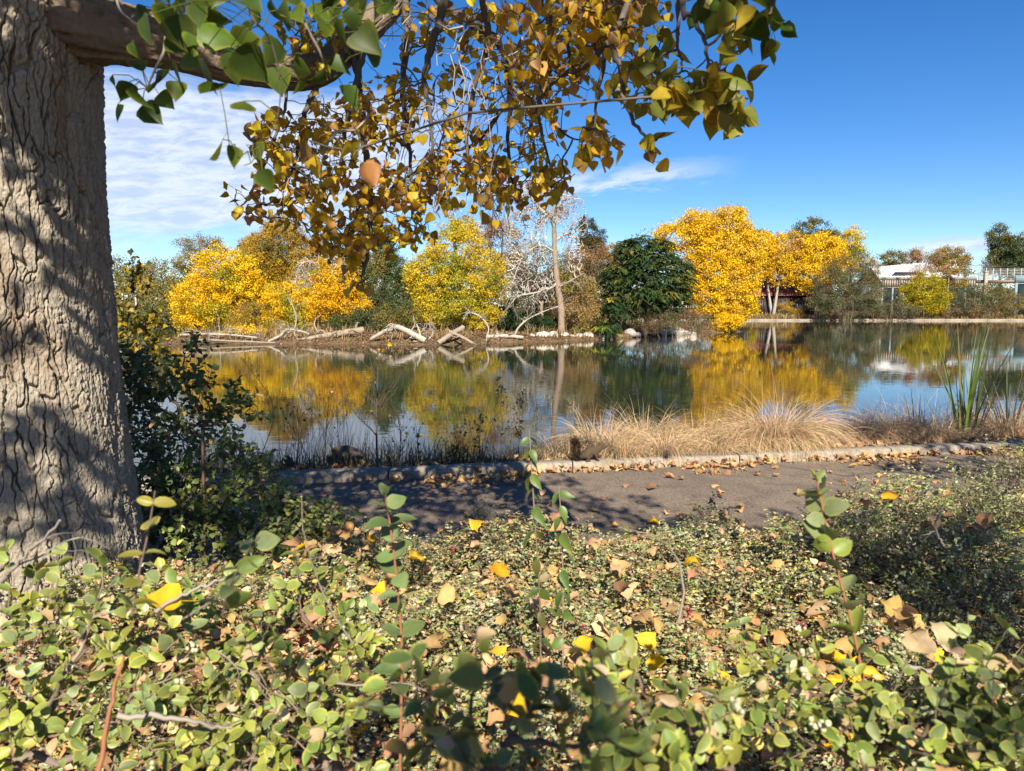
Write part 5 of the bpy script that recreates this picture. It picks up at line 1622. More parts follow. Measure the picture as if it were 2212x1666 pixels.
for a in [(1208, 0.30, 400, 0.44, 0.9, 'low tan grass tussock right behind the squirrel', STRAW, -0.3),
          (1300, 0.60, 900, 0.75, 0.8, 'sunlit tan grass tussock rising above the squirrel', STRAW, -0.1),
          (1395, 1.05, 1000, 0.85, 0.8, 'brownish tan grass tussock farthest back toward the water', BRNG + STRAW, 0.0),
          (1345, 0.22, 800, 0.55, 0.9, 'low tan grass tussock along the kerb just right of the squirrel', STRAW, -0.1),
          (1440, 0.25, 900, 0.62, 0.9, 'sunlit tan grass tussock on the kerb before the dark green reflection', STRAW, 0.0),
          (1500, 0.8, 900, 0.75, 0.8, 'tan grass tussock behind the sunlit row before the yellow reflection', STRAW + BRNG, 0.1),
          (1550, 0.25, 900, 0.62, 0.9, 'sunlit tan grass tussock on the kerb before the yellow reflection', STRAW, 0.0),
          (1625, 0.35, 1000, 0.80, 0.85, 'dense sunlit tan grass tussock left of the biggest one', STRAW, -0.2),
          (1690, 0.40, 1700, 1.05, 0.85, 'biggest sunlit tan grass tussock with long blades arching right', STRAW, 0.35),
          (1790, 0.45, 700, 0.62, 1.0, 'half shaded tan grass tussock just right of the biggest one', STRAW + BRNG, 0.3),
          (1870, 0.55, 900, 0.78, 1.0, 'brown grass tussock midway between the biggest tussock and the cattails', BRNG, 0.2),
          (1945, 0.65, 1000, 0.84, 1.0, 'brown arching grass tussock left of the tall cattails', BRNG + STRAW, -0.3),
          (2020, 0.55, 900, 0.76, 1.0, 'brown shaded grass tussock at the foot of the tall cattails', BRNG + STRAW, -0.5),
          (2180, 0.75, 1200, 0.92, 1.0, 'tan grass tussock at the right frame edge', BRNG + STRAW, -0.3)]:
    tussock(a[0], a[1], int(a[2] * 1.5), a[3] * 0.97, *a[4:])


def cattail(px, back, n, L, w_, label, pal, lean=0.28):
    x = 0.0
    for _ in range(8):
        yy = kerb_y(x) + KW + back
        x = (px - 1106) / FD * yy
    b0 = np.array([x, yy, hz(x, yy)])
    root = thing('cattail', label, 'plant', b0, 'cattails by the water')
    g = Geo()
    a = rng.uniform(0, 2 * math.pi, n)
    base = b0 + np.stack([np.cos(a) * 0.05, np.sin(a) * 0.05, np.zeros(n) - 0.05], 1)
    out = np.stack([np.cos(a), np.sin(a)], 1) * np.abs(rng.normal(lean, lean * 0.4, n))[:, None]
    blades(g, base, L * rng.uniform(0.55, 1.05, n), out, np.full(n, w_), vary(pal, n, amt=0.2), 0.7, 8)
    g.build('leaves', M_SNOW, root)


CAT = [(0.13, 0.22, 0.035), (0.18, 0.25, 0.04), (0.09, 0.16, 0.04), (0.28, 0.24, 0.07)]
DCAT = [(0.06, 0.09, 0.035), (0.10, 0.12, 0.04), (0.18, 0.13, 0.07)]
cattail(2092, 0.55, 17, 1.62, 0.017, 'tall bright green cattail clump standing above the grass at right', CAT, 0.30)
cattail(2112, 0.75, 14, 1.5, 0.015, 'darker cattail clump directly behind the tall bright green one', DCAT, 0.5)
cattail(2192, 0.8, 18, 1.15, 0.010, 'dark cattail clump at the right frame edge', DCAT, 0.5)
cattail(1992, 0.9, 8, 0.85, 0.012, 'small brown green cattail clump left of the tall ones', DCAT + [(0.26, 0.2, 0.06)], 0.25)
cattail(2060, 1.0, 9, 0.9, 0.012, 'leaning brown cattail clump between the small and tall ones', DCAT + [(0.3, 0.2, 0.08)], 0.7)

# dark weedy fringe on the shaded left bank
g = Geo()
n = 5200
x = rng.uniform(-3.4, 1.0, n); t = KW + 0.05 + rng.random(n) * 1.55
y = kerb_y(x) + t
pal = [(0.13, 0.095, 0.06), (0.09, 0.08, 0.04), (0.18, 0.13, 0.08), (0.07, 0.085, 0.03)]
tall = fbm(x * 2.2, y * 0.8, 3, 81)
L = rng.uniform(0.10, 0.42, n) * (0.3 + 1.2 * tall)
blades(g, np.stack([x, y, height(x, y)], 1), L, rng.normal(0, 0.55, (n, 2)), np.full(n, 0.0032), vary(pal, n), 0.8, 5)
n = 900
x = rng.uniform(-3.4, 0.5, n); x = x[fbm(x * 2.5, x * 0, 2, 83) > 0.47]; n = len(x); y = kerb_y(x) + KW + 0.5 + rng.random(n) * 1.1
blades(g, np.stack([x, y, height(x, y)], 1), rng.uniform(0.5, 1.15, n), rng.normal(0, 0.34, (n, 2)), np.full(n, 0.0025), vary(pal, n), 0.8, 6)
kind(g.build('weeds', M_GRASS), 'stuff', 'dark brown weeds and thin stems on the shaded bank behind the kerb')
# weeds among the grass at right
g = Geo()
n = 2600
x = rng.uniform(2.8, 8.5, n); y = kerb_y(x) + KW + 0.4 + rng.random(n) * 1.8
blades(g, np.stack([x, y, height(x, y)], 1), rng.uniform(0.25, 0.75, n), rng.normal(0, 0.7, (n, 2)), np.full(n, 0.0026), vary(BRNG + [(0.16, 0.11, 0.08)], n), 1.0, 6)
kind(g.build('weeds', M_GRASS), 'stuff', 'thin brown weeds between the grass and the water at right')


def sapling(name, label, Y, trunk, nside, L, nleaf, pal, r=0.012, up=0.9, lsize=0.05, droop=-0.6, tm=COTTON):
    Q = smooth_path(dpath(trunk, Y), 30)
    root = thing(name, label, 'sapling', Q[0])
    g = Geo(); gl_ = Geo()
    tube(g, Q, np.linspace(r, r * 0.3, 30), (0.10, 0.075, 0.055), 6, 0.04, 2)
    pts = []
    for k in range(nside):
        i = rng.integers(6, 29)
        a = rng.uniform(0, 2 * math.pi)
        d = norm(np.array([math.cos(a), math.sin(a), up]))
        l = L * rng.uniform(0.5, 1.1) * (1 - i / 40)
        m = 8
        tt = np.linspace(0, 1, m)[:, None]
        B = Q[i] + d * l * tt + np.array([0, 0, 0.25 * l]) * tt ** 2 + rng.normal(0, 0.008, (m, 3))
        tube(g, B, np.linspace(r * 0.4, r * 0.12, m), (0.11, 0.08, 0.06), 4, 0, 0)
        pts.append(B[2:])
    pts = np.concatenate(pts)
    g.build('stem', M_TWIG, root)
    q = pts[rng.choice(len(pts), nleaf)]
    scatter_mix(gl_, tm, q, norm(rng.normal(0, 0.5, (nleaf, 3)) + np.array([0, 0, droop])), rdir(nleaf), lsize * rng.uniform(0.6, 1.1, nleaf), vary(pal, nleaf))
    gl_.build('leaves', M_LEAF, root)


sapling('sapling', 'nearly bare sapling with a few yellow leaves standing up against the water, left of centre', 8.3, [(815, 1010), (813, 900), (816, 820), (815, 745)], 26, 0.75, 26, GOLDL, 0.013)
sapling('sapling', 'tiny sapling with a few yellow leaves right of the nearly bare one', 8.1, [(905, 1010), (902, 960), (898, 915)], 8, 0.35, 14, GOLDL, 0.006)
sapling('weed_stalk', 'dark weed stalk with curled drooping leaves left of the squirrel', 8.0, [(1085, 1000), (1083, 900), (1075, 815)], 6, 0.25, 46, [(0.08, 0.065, 0.035), (0.12, 0.09, 0.04), (0.06, 0.06, 0.03)], 0.006, 1.6, 0.055, -0.2, LANCE)
sapling('weed_stalk', 'second dark weed stalk with curled leaves nearer the squirrel', 8.05, [(1120, 1005), (1122, 900), (1128, 800)], 7, 0.25, 54, [(0.08, 0.065, 0.035), (0.12, 0.09, 0.04), (0.06, 0.06, 0.03)], 0.006, 1.6, 0.055, -0.2, LANCE)
sapling('weed_stalk', 'short dark green weed stalk at the left end of the tan grass', 7.9, [(1040, 1005), (1035, 960), (1040, 905)], 9, 0.28, 70, [(0.06, 0.08, 0.03), (0.09, 0.10, 0.03)], 0.006, 1.2, 0.05, -0.2, LANCE)
sapling('weed_stalk', 'pale dry forked stalk by the dark boulder', 8.2, [(700, 1010), (705, 930), (712, 850)], 14, 0.5, 10, TANL, 0.005, 1.0, 0.03)
sapling('weed_stalk', 'leaning thin dark stalk at the left end of the shaded bank', 8.4, [(560, 1000), (590, 880), (520, 770)], 10, 0.5, 6, TANL, 0.005, 1.0, 0.03)
BSH = [(0.14, 0.10, 0.05), (0.3, 0.19, 0.06), (0.1, 0.09, 0.04)]
sapling('bare_shrub', 'dark twiggy bare shrub between the boulder and the dark left thicket', 8.0, [(640, 1005), (645, 950), (640, 880)], 26, 0.55, 40, BSH, 0.008, 1.2, 0.03)
sapling('bare_shrub', 'dark twiggy bare shrub just right of the nearly bare sapling', 8.1, [(860, 1010), (866, 950), (858, 890)], 26, 0.5, 36, BSH, 0.008, 1.0, 0.03)
sapling('bare_shrub', 'low dark bushy shrub on the bank left of the weed stalks', 7.9, [(985, 1010), (985, 980), (990, 930)], 34, 0.5, 120, BSH, 0.008, 0.9, 0.035)
c = W(748, 985, 7.75)
o = rock_geo((c[0], c[1], c[2] - 0.02), (0.24, 0.18, 0.14), (0.13, 0.095, 0.085), 300).build('boulder', M_STONE)
tag(o, 'dark reddish boulder on the shaded bank behind the kerb', 'boulder')
o = rock_geo((W(620, 1000, 7.7)), (0.11, 0.10, 0.08), (0.13, 0.10, 0.09), 301).build('boulder', M_STONE)
tag(o, 'small dark stone left of the reddish boulder', 'boulder')

# ================================================================== SQUIRREL
def skin_body(name, nodes, edges, mat, parent=None, sub=2):
    me = bpy.data.meshes.new(name)
    bm = bmesh.new()
    lay = bm.verts.layers.skin.verify()
    vs = []
    for i_, (p_, r_) in enumerate(nodes):
        v_ = bm.verts.new(tuple(p_))
        v_[lay].radius = (r_ * 1.3, r_ * 1.3)
        v_[lay].use_root = (i_ == 0)
        vs.append(v_)
    for e_ in edges:
        bm.edges.new((vs[e_[0]], vs[e_[1]]))
    bm.to_mesh(me); bm.free()
    o = bpy.data.objects.new(name, me)
    COL.objects.link(o)
    sk = o.modifiers.new('skin', 'SKIN')
    sk.use_smooth_shade = True
    ss = o.modifiers.new('subdivision', 'SUBSURF'); ss.levels = sub; ss.render_levels = sub
    me.materials.append(mat)
    if parent:
        o.parent = parent; o.location = -Vector(parent.location)
    return o


kx = 0.75
for _ in range(8):
    kx = (1278 - 1106) / FD * (kerb_y(kx) + KW * 0.5)
SQ = np.array([kx, kerb_y(kx) + KW * 0.32, KH])
ux = norm(np.array([1.0, KS, 0])); uy = np.array([-ux[1], ux[0], 0])


def sqp(a, b_, c_):
    return SQ + ux * a * 1.12 + uy * b_ * 1.12 + np.array([0, 0, c_ * 1.12])


M_SQ = bpy.data.materials.new('squirrel_fur'); M_SQ.use_nodes = True
n_ = N(M_SQ.node_tree); p_ = M_SQ.node_tree.nodes['Principled BSDF']
t_ = n_.new('ShaderNodeTexCoord').outputs['Object']
n_.put(p_.inputs['Base Color'], n_.mix(n_.noise(t_, 70, 4, 0.6), (0.028, 0.020, 0.012), (0.075, 0.044, 0.020)))
p_.inputs['Roughness'].default_value = 0.9
nodes = [(sqp(-0.055, 0, 0.062), 0.044), (sqp(-0.015, 0, 0.092), 0.043), (sqp(0.03, 0, 0.086), 0.036), (sqp(0.062, 0, 0.098), 0.024), (sqp(0.090, 0, 0.124), 0.029), (sqp(0.118, 0, 0.117), 0.017), (sqp(0.135, 0, 0.110), 0.007),
         # front legs
         (sqp(0.035, 0.022, 0.055), 0.015), (sqp(0.040, 0.024, 0.030), 0.010), (sqp(0.044, 0.024, 0.008), 0.008), (sqp(0.062, 0.025, 0.005), 0.006),
         (sqp(0.040, -0.022, 0.055), 0.015), (sqp(0.050, -0.024, 0.030), 0.010), (sqp(0.056, -0.024, 0.008), 0.008), (sqp(0.074, -0.025, 0.005), 0.006),
         # hind legs
         (sqp(-0.045, 0.034, 0.045), 0.028), (sqp(-0.030, 0.040, 0.020), 0.014), (sqp(-0.055, 0.040, 0.008), 0.009), (sqp(-0.015, 0.040, 0.005), 0.007),
         (sqp(-0.045, -0.034, 0.045), 0.028), (sqp(-0.028, -0.040, 0.020), 0.014), (sqp(-0.055, -0.040, 0.008), 0.009), (sqp(-0.012, -0.040, 0.005), 0.007),
         # tail
         (sqp(-0.095, 0, 0.035), 0.018), (sqp(-0.125, 0, 0.055), 0.020), (sqp(-0.140, 0, 0.100), 0.024), (sqp(-0.135, 0, 0.145), 0.024), (sqp(-0.150, 0, 0.175), 0.014),
         # ears
         (sqp(0.084, 0.013, 0.142), 0.009), (sqp(0.080, 0.015, 0.158), 0.004), (sqp(0.084, -0.013, 0.142), 0.009), (sqp(0.080, -0.015, 0.158), 0.004)]
edges = [(0, 1), (1, 2), (2, 3), (3, 4), (4, 5), (5, 6), (2, 7), (7, 8), (8, 9), (9, 10), (2, 11), (11, 12), (12, 13), (13, 14), (0, 15), (15, 16), (16, 17), (17, 18), (0, 19), (19, 20), (20, 21), (21, 22),
         (0, 23), (23, 24), (24, 25), (25, 26), (26, 27), (4, 28), (28, 29), (4, 30), (30, 31)]
sq = skin_body('squirrel', nodes, edges, M_SQ)
tag(sq, 'brown squirrel standing on the kerb facing right with its bushy tail raised', 'squirrel')
g = Geo()
tp = smooth_path(np.array([nodes[k][0] for k in (23, 24, 25, 26, 27)]), 60)
n = 2600
i_ = rng.integers(0, 59, n)
tan_ = norm(np.gradient(tp, axis=0))[i_]
d = norm(rdir(n) + tan_ * 0.9)
st = tp[i_] + rng.normal(0, 0.006, (n, 3))
segs(g, st, st + d * rng.uniform(0.03, 0.075, n)[:, None], 0.0020, 0.0006, vary([(0.06, 0.036, 0.02), (0.035, 0.026, 0.018), (0.10, 0.055, 0.03)], n), 3)
g.build('tail_fur', M_TWIG, sq)
for sgn in (-1, 1):
    g = Geo()
    e = sqp(0.103, 0.019 * sgn, 0.128)
    uu = np.linspace(0, 2 * math.pi, 8, endpoint=False)
    tube(g, np.array([e - uy * 0.004, e, e + uy * 0.004]), [0.002, 0.005, 0.002], (0.01, 0.01, 0.01), 8)
    g.build('eye', M_BERRY, sq)

# ================================================================== PLANTING BED
SNOWC = [(0.23, 0.29, 0.065), (0.27, 0.33, 0.09), (0.18, 0.245, 0.055), (0.34, 0.37, 0.065), (0.25, 0.31, 0.13)]
SNOWE = [(0.74, 0.64, 0.07), (0.62, 0.56, 0.09), (0.52, 0.50, 0.12)]
CORAL = [(0.31, 0.36, 0.15), (0.38, 0.42, 0.22), (0.24, 0.31, 0.115), (0.35, 0.40, 0.10), (0.50, 0.51, 0.31)]
DRYS = [(0.66, 0.47, 0.25), (0.56, 0.38, 0.19), (0.76, 0.57, 0.34), (0.64, 0.50, 0.12)]
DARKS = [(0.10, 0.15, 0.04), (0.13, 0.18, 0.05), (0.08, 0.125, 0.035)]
TWG = (0.20, 0.145, 0.105)


def cover_h(x, y):
    h = 0.06 + 0.42 * sstep(fbm(x * 2.3, y * 2.3, 3, 131), 0.18, 0.85) + 0.16 * np.maximum(0, 2.6 - y) * 0.6
    edge = np.clip((kerb_y(x) - PW + 0.15 - y) / 0.55, 0, 1)
    right = 0.16 * np.clip((x - 1.2) / 1.2, 0, 1) * np.clip((y - 2.6) / 0.8, 0, 1)
    return 0.05 + (h + right) * (0.22 + 0.78 * edge ** 0.6)


def bed_xy(n, y0=1.05, y1=5.4):
    y = y0 + (y1 - y0) * rng.random(n) ** 0.85
    x = rng.uniform(-1, 1, n) * (0.75 * y + 0.25)
    k = (y < kerb_y(x) - PW + 0.08 + 0.18 * (fbm(x * 3, y * 3, 2, 141) - 0.5) * 2) & (np.hypot(x - TX, y - TY) > 0.62)
    return x[k], y[k]


# ground litter under the plants
g = Geo()
x, y = bed_xy(5200)
n = len(x)
scatter_mix(g, DRY, np.stack([x, y, 0.06 + 0.10 * rng.random(n) * np.clip(cover_h(x, y) * 3, 0.3, 1)], 1), rdir(n) * np.array([1, 1, 0.4]), norm(rdir(n) * 0.8 + np.array([0, 0, 0.8])), rng.uniform(0.05, 0.095, n), vary(TANL, n))
kind(g.build('leaf_litter', M_DRY), 'stuff', 'tan leaf litter on the soil under the ground cover')

# coralberry ground cover: arching sprigs with paired small leaves
g, gt = Geo(), Geo()
x, y = bed_xy(21000)
n = len(x)
H_ = cover_h(x, y)
dens = fbm(x * 2.1 + 5, y * 2.1, 3, 151)
k = (rng.random(n) < 0.30 + 1.0 * dens) & ~((x < -0.22 * y) & (y < 3.3) & (rng.random(n) < 0.8))
x, y, H_ = x[k], y[k], H_[k]; n = len(x)
L = rng.uniform(0.12, 0.26, n)
a = rng.uniform(0, 2 * math.pi, n)
top = H_ * (1.0 - 0.55 * rng.random(n) ** 1.5) + 0.05 * (rng.random(n) < 0.05)
tilt = rng.uniform(0.5, 1.6, n)
hd = np.stack([np.cos(a), np.sin(a), np.zeros(n)], 1)
M = 7
tt = np.linspace(0, 1, M)
ang = (0.2 + tilt[:, None] * tt[None])
sx = np.cumsum(np.sin(ang), 1) * L[:, None] / M; sz = np.cumsum(np.cos(ang), 1) * L[:, None] / M
Pn = np.stack([x, y, 0 * x], 1)[:, None] + hd[:, None] * (sx - sx.mean(1, keepdims=True))[..., None] + np.array([0, 0, 1.0]) * (sz - sz.max(1, keepdims=True))[..., None]
Pn[..., 2] += top[:, None]
Tn = norm(np.gradient(Pn, axis=1))
sprc = vary(CORAL, n, amt=0.13)
dryp = rng.random(n) < 0.05 + 0.16 * (fbm(x * 1.3, y * 1.3, 2, 161) > 0.55)
sprc[dryp] = vary(DRYS, int(dryp.sum()), amt=0.15)
side = norm(np.cross(Tn, np.array([0, 0, 1.0])) + 1e-6)
for s in (-1, 1):
    for j in range(M):
        alt = (j % 2 == 0)
        keep = rng.random(n) < 0.9
        base = Pn[keep, j]
        dd = side[keep, j] * s * (1.0 if alt else 0.75) + Tn[keep, j] * 0.45 + rng.normal(0, 0.25, (keep.sum(), 3))
        nn = norm(S * 0.6 + np.array([0, 0, 0.5]) + rng.normal(0, 0.50, (keep.sum(), 3)))
        sz_ = rng.uniform(0.017, 0.031, keep.sum()) * (1 - 0.35 * j / M)
        c = np.clip(sprc[keep] * (1 + rng.normal(0, 0.16, (keep.sum(), 1))), 0.01, 0.9)
        odd = rng.random(len(c)) < 0.17
        c[odd] = vary(DRYS, int(odd.sum()))
        scatter_mix(g, SMALL, base, dd, nn, sz_, c)
segs(gt, Pn[:, :-1].reshape(-1, 3), Pn[:, 1:].reshape(-1, 3), 0.0011, 0.0009, (0.24, 0.15, 0.10), 3)
o = g.build('ground_cover', M_SNOW)
kind(o, 'stuff', 'dense low coralberry ground cover with small grey green leaves in the planting bed')
gt.build('stems', M_TWIG, o)


# dry crumbs and small dead leaves lodged all over the cover
gd = Geo()
x, y = bed_xy(3600, 1.6)
n = len(x)
kk = rng.random(n) < 0.25 + 0.9 * sstep(fbm(x * 2.0 + 4, y * 2.0, 3, 171), 0.35, 0.7)
x, y = x[kk], y[kk]; n = len(x)
scatter_mix(gd, DRY, np.stack([x, y, cover_h(x, y) * rng.uniform(0.75, 1.04, n)], 1), rdir(n) * np.array([1, 1, 0.6]), norm(rdir(n) * 0.7 + S * 0.8), rng.uniform(0.018, 0.055, n), vary(TANL + DRYS[:3], n))
kind(gd.build('leaf_litter', M_DRY), 'stuff', 'small broken dry leaves lodged among the ground cover')


def berries(geo, pts, r, col):
    u = np.linspace(0, 2 * math.pi, 7)[:-1]; v = np.linspace(-1.35, 1.35, 5)
    U, V = np.meshgrid(u, v)
    T = np.stack([np.cos(U) * np.cos(V), np.sin(U) * np.cos(V), np.sin(V)], -1).reshape(-1, 3)
    nv, nu = 5, 6
    i = np.arange(nv - 1)[:, None]; j = np.arange(nu)[None]; k = (j + 1) % nu
    F = np.stack([i * nu + j, i * nu + k, (i + 1) * nu + k, (i + 1) * nu + j], -1).reshape(-1, 4)
    n = len(pts)
    rr = r * rng.uniform(0.75, 1.15, n)
    P = T[None] * rr[:, None, None] + pts[:, None]
    Fs = (F[None] + (np.arange(n) * len(T))[:, None, None]).reshape(-1, 4)
    C = np.repeat(vary([col], n, amt=0.08)[:, None], len(T), 1).reshape(-1, 3)
    geo.add(P.reshape(-1, 3), Fs, C)


def berry_clump(c, n, spread=0.012, r=0.0055):
    return np.array(c) + rng.normal(0, spread, (n, 3))


for px, py in [(978, 1192), (984, 1185), (1493, 1322), (1730, 1345), (1260, 1355)]:
    gb = Geo()
    berries(gb, berry_clump(G(px, py, 0.36), 7, 0.009), 0.005, (0.40, 0.03, 0.10))
    gb.build('coralberry', M_BERRY, o)


def shrub(name, label, base, blobs, nattr, per, lsize, pal, epal, stems=1, tl=(0.05, 0.11), r0=0.0011, tmpl=OVAL, cat='shrub', twc=TWG, wob=0.10, dark=None, nb=0, group=None, roots=None, flat=0.55, depthscale=1.0):
    """a shrub: attractor points in ellipsoids (px, py, rx, ry, depth), a grown skeleton, paired leaves at the tips"""
    pts = []
    w_ = np.array([b_[2] * b_[3] for b_ in blobs], float); w_ /= w_.sum()
    for bl, ww in zip(blobs, w_):
        m = max(3, int(nattr * ww))
        c = W(bl[0], bl[1], bl[4])
        k = bl[4] / FD
        d = rdir(m); r = rng.random((m, 1)) ** 0.42
        pts.append(c + d * r * np.array([bl[2] * k, min(bl[2], bl[3] * 1.3) * k * depthscale, bl[3] * k]))
    pts = np.concatenate(pts)
    pts = pts[(pts[:, 2] > 0.12) & (pts[:, 1] > 0.42)]
    b0 = np.array(base, float)
    root = thing(name, label, cat, b0, group)
    rts = [b0 + np.array([rng.normal(0, 0.05), rng.normal(0, 0.05), 0]) for _ in range(stems)] if roots is None else roots
    P, par, cnt = grow(np.array(rts), pts, 0.5)
    gt, gl_ = Geo(), Geo()
    twigs(gt, P, par, cnt, r0, 0.011, twc, wob, 4, 0.5)
    ch = np.where(par >= 0)[0]
    dirp = norm(norm(P[ch] - P[par[ch]]) + rdir(len(ch)) * 0.55 + np.array([0, 0, 0.25]))
    tlen = rng.uniform(*tl, len(ch))
    tipp = P[ch] + dirp * tlen[:, None]
    segs(gt, P[ch], tipp, r0, r0 * 0.6, vary([twc], len(ch)), 4)
    ref = norm(np.cross(dirp, rdir(len(ch))))
    pc = vary(pal, len(ch), amt=0.12)
    for j in range(per):
        f = (j + 0.6) / per
        bp = P[ch] * (1 - f) + tipp * f
        an = (j % 2) * math.pi / 2 * 0.8
        ax = ref * math.cos(an) + np.cross(dirp, ref) * math.sin(an)
        for s in (-1, 1):
            kk = rng.random(len(ch)) < 0.92
            m = int(kk.sum())
            dd = ax[kk] * s + dirp[kk] * 0.6 + rng.normal(0, 0.22, (m, 3)) + np.array([0, 0, -0.12])
            nn = norm((S * 0.8 + np.array([0, 0, 0.4])) * flat + rdir(m) * 0.72 + dirp[kk] * 0.3)
            c = np.clip(pc[kk] * (1 + rng.normal(0, 0.12, (m, 1))), 0.01, 0.9)
            e = c * 0.25 + vary(epal, m, amt=0.12) * 0.75 if epal is not None else c
            odd = rng.random(m) < 0.06
            c[odd] = vary(DRYS, int(odd.sum())); e[odd] = c[odd]
            scatter_mix(gl_, tmpl, bp[kk], dd, nn, lsize * rng.uniform(0.4, 1.15, m), c, e)
    gl_.build('leaves', M_SNOW, root)
    gt.build('stems', M_TWIG, root)
    if nb:
        ii = rng.choice(len(ch), min(nb, len(ch)), replace=False)
        for i in ii:
            gb = Geo()
            berries(gb, berry_clump(tipp[i], rng.integers(4, 9), 0.006), 0.0050, (0.62, 0.58, 0.36))
            gb.build('berry_cluster', M_BERRY, root)
    return root


# dark snowberry thicket right of the trunk
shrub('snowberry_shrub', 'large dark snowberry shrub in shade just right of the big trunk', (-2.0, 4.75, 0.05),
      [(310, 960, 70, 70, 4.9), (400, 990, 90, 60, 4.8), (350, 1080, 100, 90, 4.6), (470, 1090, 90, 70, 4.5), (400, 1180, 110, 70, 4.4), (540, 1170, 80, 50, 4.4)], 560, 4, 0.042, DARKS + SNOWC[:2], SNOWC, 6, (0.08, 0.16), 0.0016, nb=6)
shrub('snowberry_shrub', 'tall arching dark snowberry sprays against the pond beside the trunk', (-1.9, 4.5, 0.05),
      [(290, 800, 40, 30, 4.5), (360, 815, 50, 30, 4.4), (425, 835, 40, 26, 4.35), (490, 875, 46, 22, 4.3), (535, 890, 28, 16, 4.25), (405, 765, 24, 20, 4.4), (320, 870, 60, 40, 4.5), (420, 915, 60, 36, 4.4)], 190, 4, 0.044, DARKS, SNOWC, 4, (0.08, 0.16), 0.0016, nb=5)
shrub('snowberry_shrub', 'pale leaved snowberry shrub spilling onto the left edge of the path', (-1.55, 4.2, 0.05),
      [(600, 1090, 50, 36, 4.2), (560, 1030, 46, 50, 4.3), (660, 1120, 50, 36, 4.15), (690, 1150, 44, 36, 4.1), (610, 1170, 60, 50, 4.1), (505, 980, 36, 40, 4.35), (720, 1140, 26, 20, 4.1)], 330, 4, 0.034, SNOWC, [(0.25, 0.28, 0.10)], 4, (0.07, 0.13), 0.0014, nb=8)
sap = sapling('sapling', 'young cottonwood sapling with small yellow and green leaves between trunk and pond', 7.2, [(285, 960), (282, 850), (275, 700), (282, 585)], 40, 0.75, 560, [(0.60, 0.40, 0.03), (0.36, 0.27, 0.03), (0.22, 0.20, 0.03), (0.12, 0.13, 0.03)], 0.014, 1.3, 0.055, -0.5)
sapling('sapling', 'second yellow leaved sapling between the first one and the pond', 7.4, [(335, 960), (330, 880), (318, 760), (312, 690)], 32, 0.65, 460, [(0.60, 0.40, 0.03), (0.36, 0.27, 0.03), (0.16, 0.15, 0.03)], 0.011, 1.2, 0.058, -0.5)

# near snowberries along the bottom of the picture
SNB = 'snowberry shrubs near the camera'
shrub('snowberry_shrub', 'sunlit snowberry shrub with white berries in front of the trunk base', (-0.95, 1.45, 0.05),
      [(90, 1330, 150, 90, 1.6), (250, 1330, 120, 90, 1.45), (120, 1470, 170, 110, 1.45), (330, 1440, 110, 100, 1.45), (400, 1330, 70, 60, 1.5), (60, 1600, 120, 110, 1.35), (250, 1600, 160, 90, 1.35)], 150, 3, 0.033, SNOWC, SNOWE, 7, (0.05, 0.10), 0.0013, nb=9, group=SNB, twc=(0.26, 0.19, 0.15))
shrub('snowberry_shrub', 'sunlit snowberry shrub left of the tall red stemmed shoot', (-0.45, 1.4, 0.05),
      [(500, 1420, 90, 70, 1.55), (600, 1500, 130, 90, 1.45), (480, 1560, 120, 90, 1.4), (690, 1600, 130, 80, 1.35), (560, 1640, 120, 60, 1.25), (730, 1500, 70, 60, 1.5)], 110, 3, 0.033, SNOWC, SNOWE, 6, (0.05, 0.10), 0.0013, nb=7, group=SNB, twc=(0.26, 0.19, 0.15))
shrub('snowberry_shrub', 'arching snowberry branch with yellow edged leaves and berries left of the red stemmed shoot', (-0.75, 1.7, 0.05),
      [(640, 1290, 70, 40, 1.75), (570, 1370, 60, 40, 1.7), (720, 1350, 60, 50, 1.7), (760, 1400, 50, 36, 1.65), (700, 1270, 40, 30, 1.75)], 42, 3, 0.034, SNOWC, SNOWE, 3, (0.05, 0.10), 0.0014, nb=5, group=SNB)
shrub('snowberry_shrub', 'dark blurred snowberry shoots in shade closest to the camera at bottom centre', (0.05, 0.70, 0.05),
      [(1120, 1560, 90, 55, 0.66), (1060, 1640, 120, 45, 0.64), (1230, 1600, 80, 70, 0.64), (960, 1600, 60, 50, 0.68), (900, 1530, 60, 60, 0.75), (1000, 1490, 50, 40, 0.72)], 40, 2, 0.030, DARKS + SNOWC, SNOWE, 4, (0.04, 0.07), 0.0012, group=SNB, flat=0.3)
shrub('snowberry_shrub', 'pale blurred snowberry shoots at bottom right of centre', (0.28, 0.95, 0.05),
      [(1330, 1490, 90, 60, 0.95), (1440, 1580, 110, 70, 0.9), (1380, 1640, 90, 40, 0.85), (1530, 1620, 90, 60, 0.95)], 60, 3, 0.028, SNOWC, SNOWE, 4, (0.04, 0.08), 0.0011, group=SNB, nb=3)
shrub('snowberry_shrub', 'pale green snowberry shrub with berries filling the bottom right corner', (0.75, 1.15, 0.05),
      [(1700, 1560, 120, 80, 1.15), (1850, 1600, 120, 80, 1.1), (2000, 1560, 120, 90, 1.1), (2130, 1520, 110, 90, 1.1), (2120, 1630, 130, 70, 1.0), (1780, 1470, 90, 50, 1.3), (1640, 1450, 60, 50, 1.35)], 170, 3, 0.028, SNOWC, SNOWE, 6, (0.05, 0.09), 0.0012, group=SNB, nb=9)
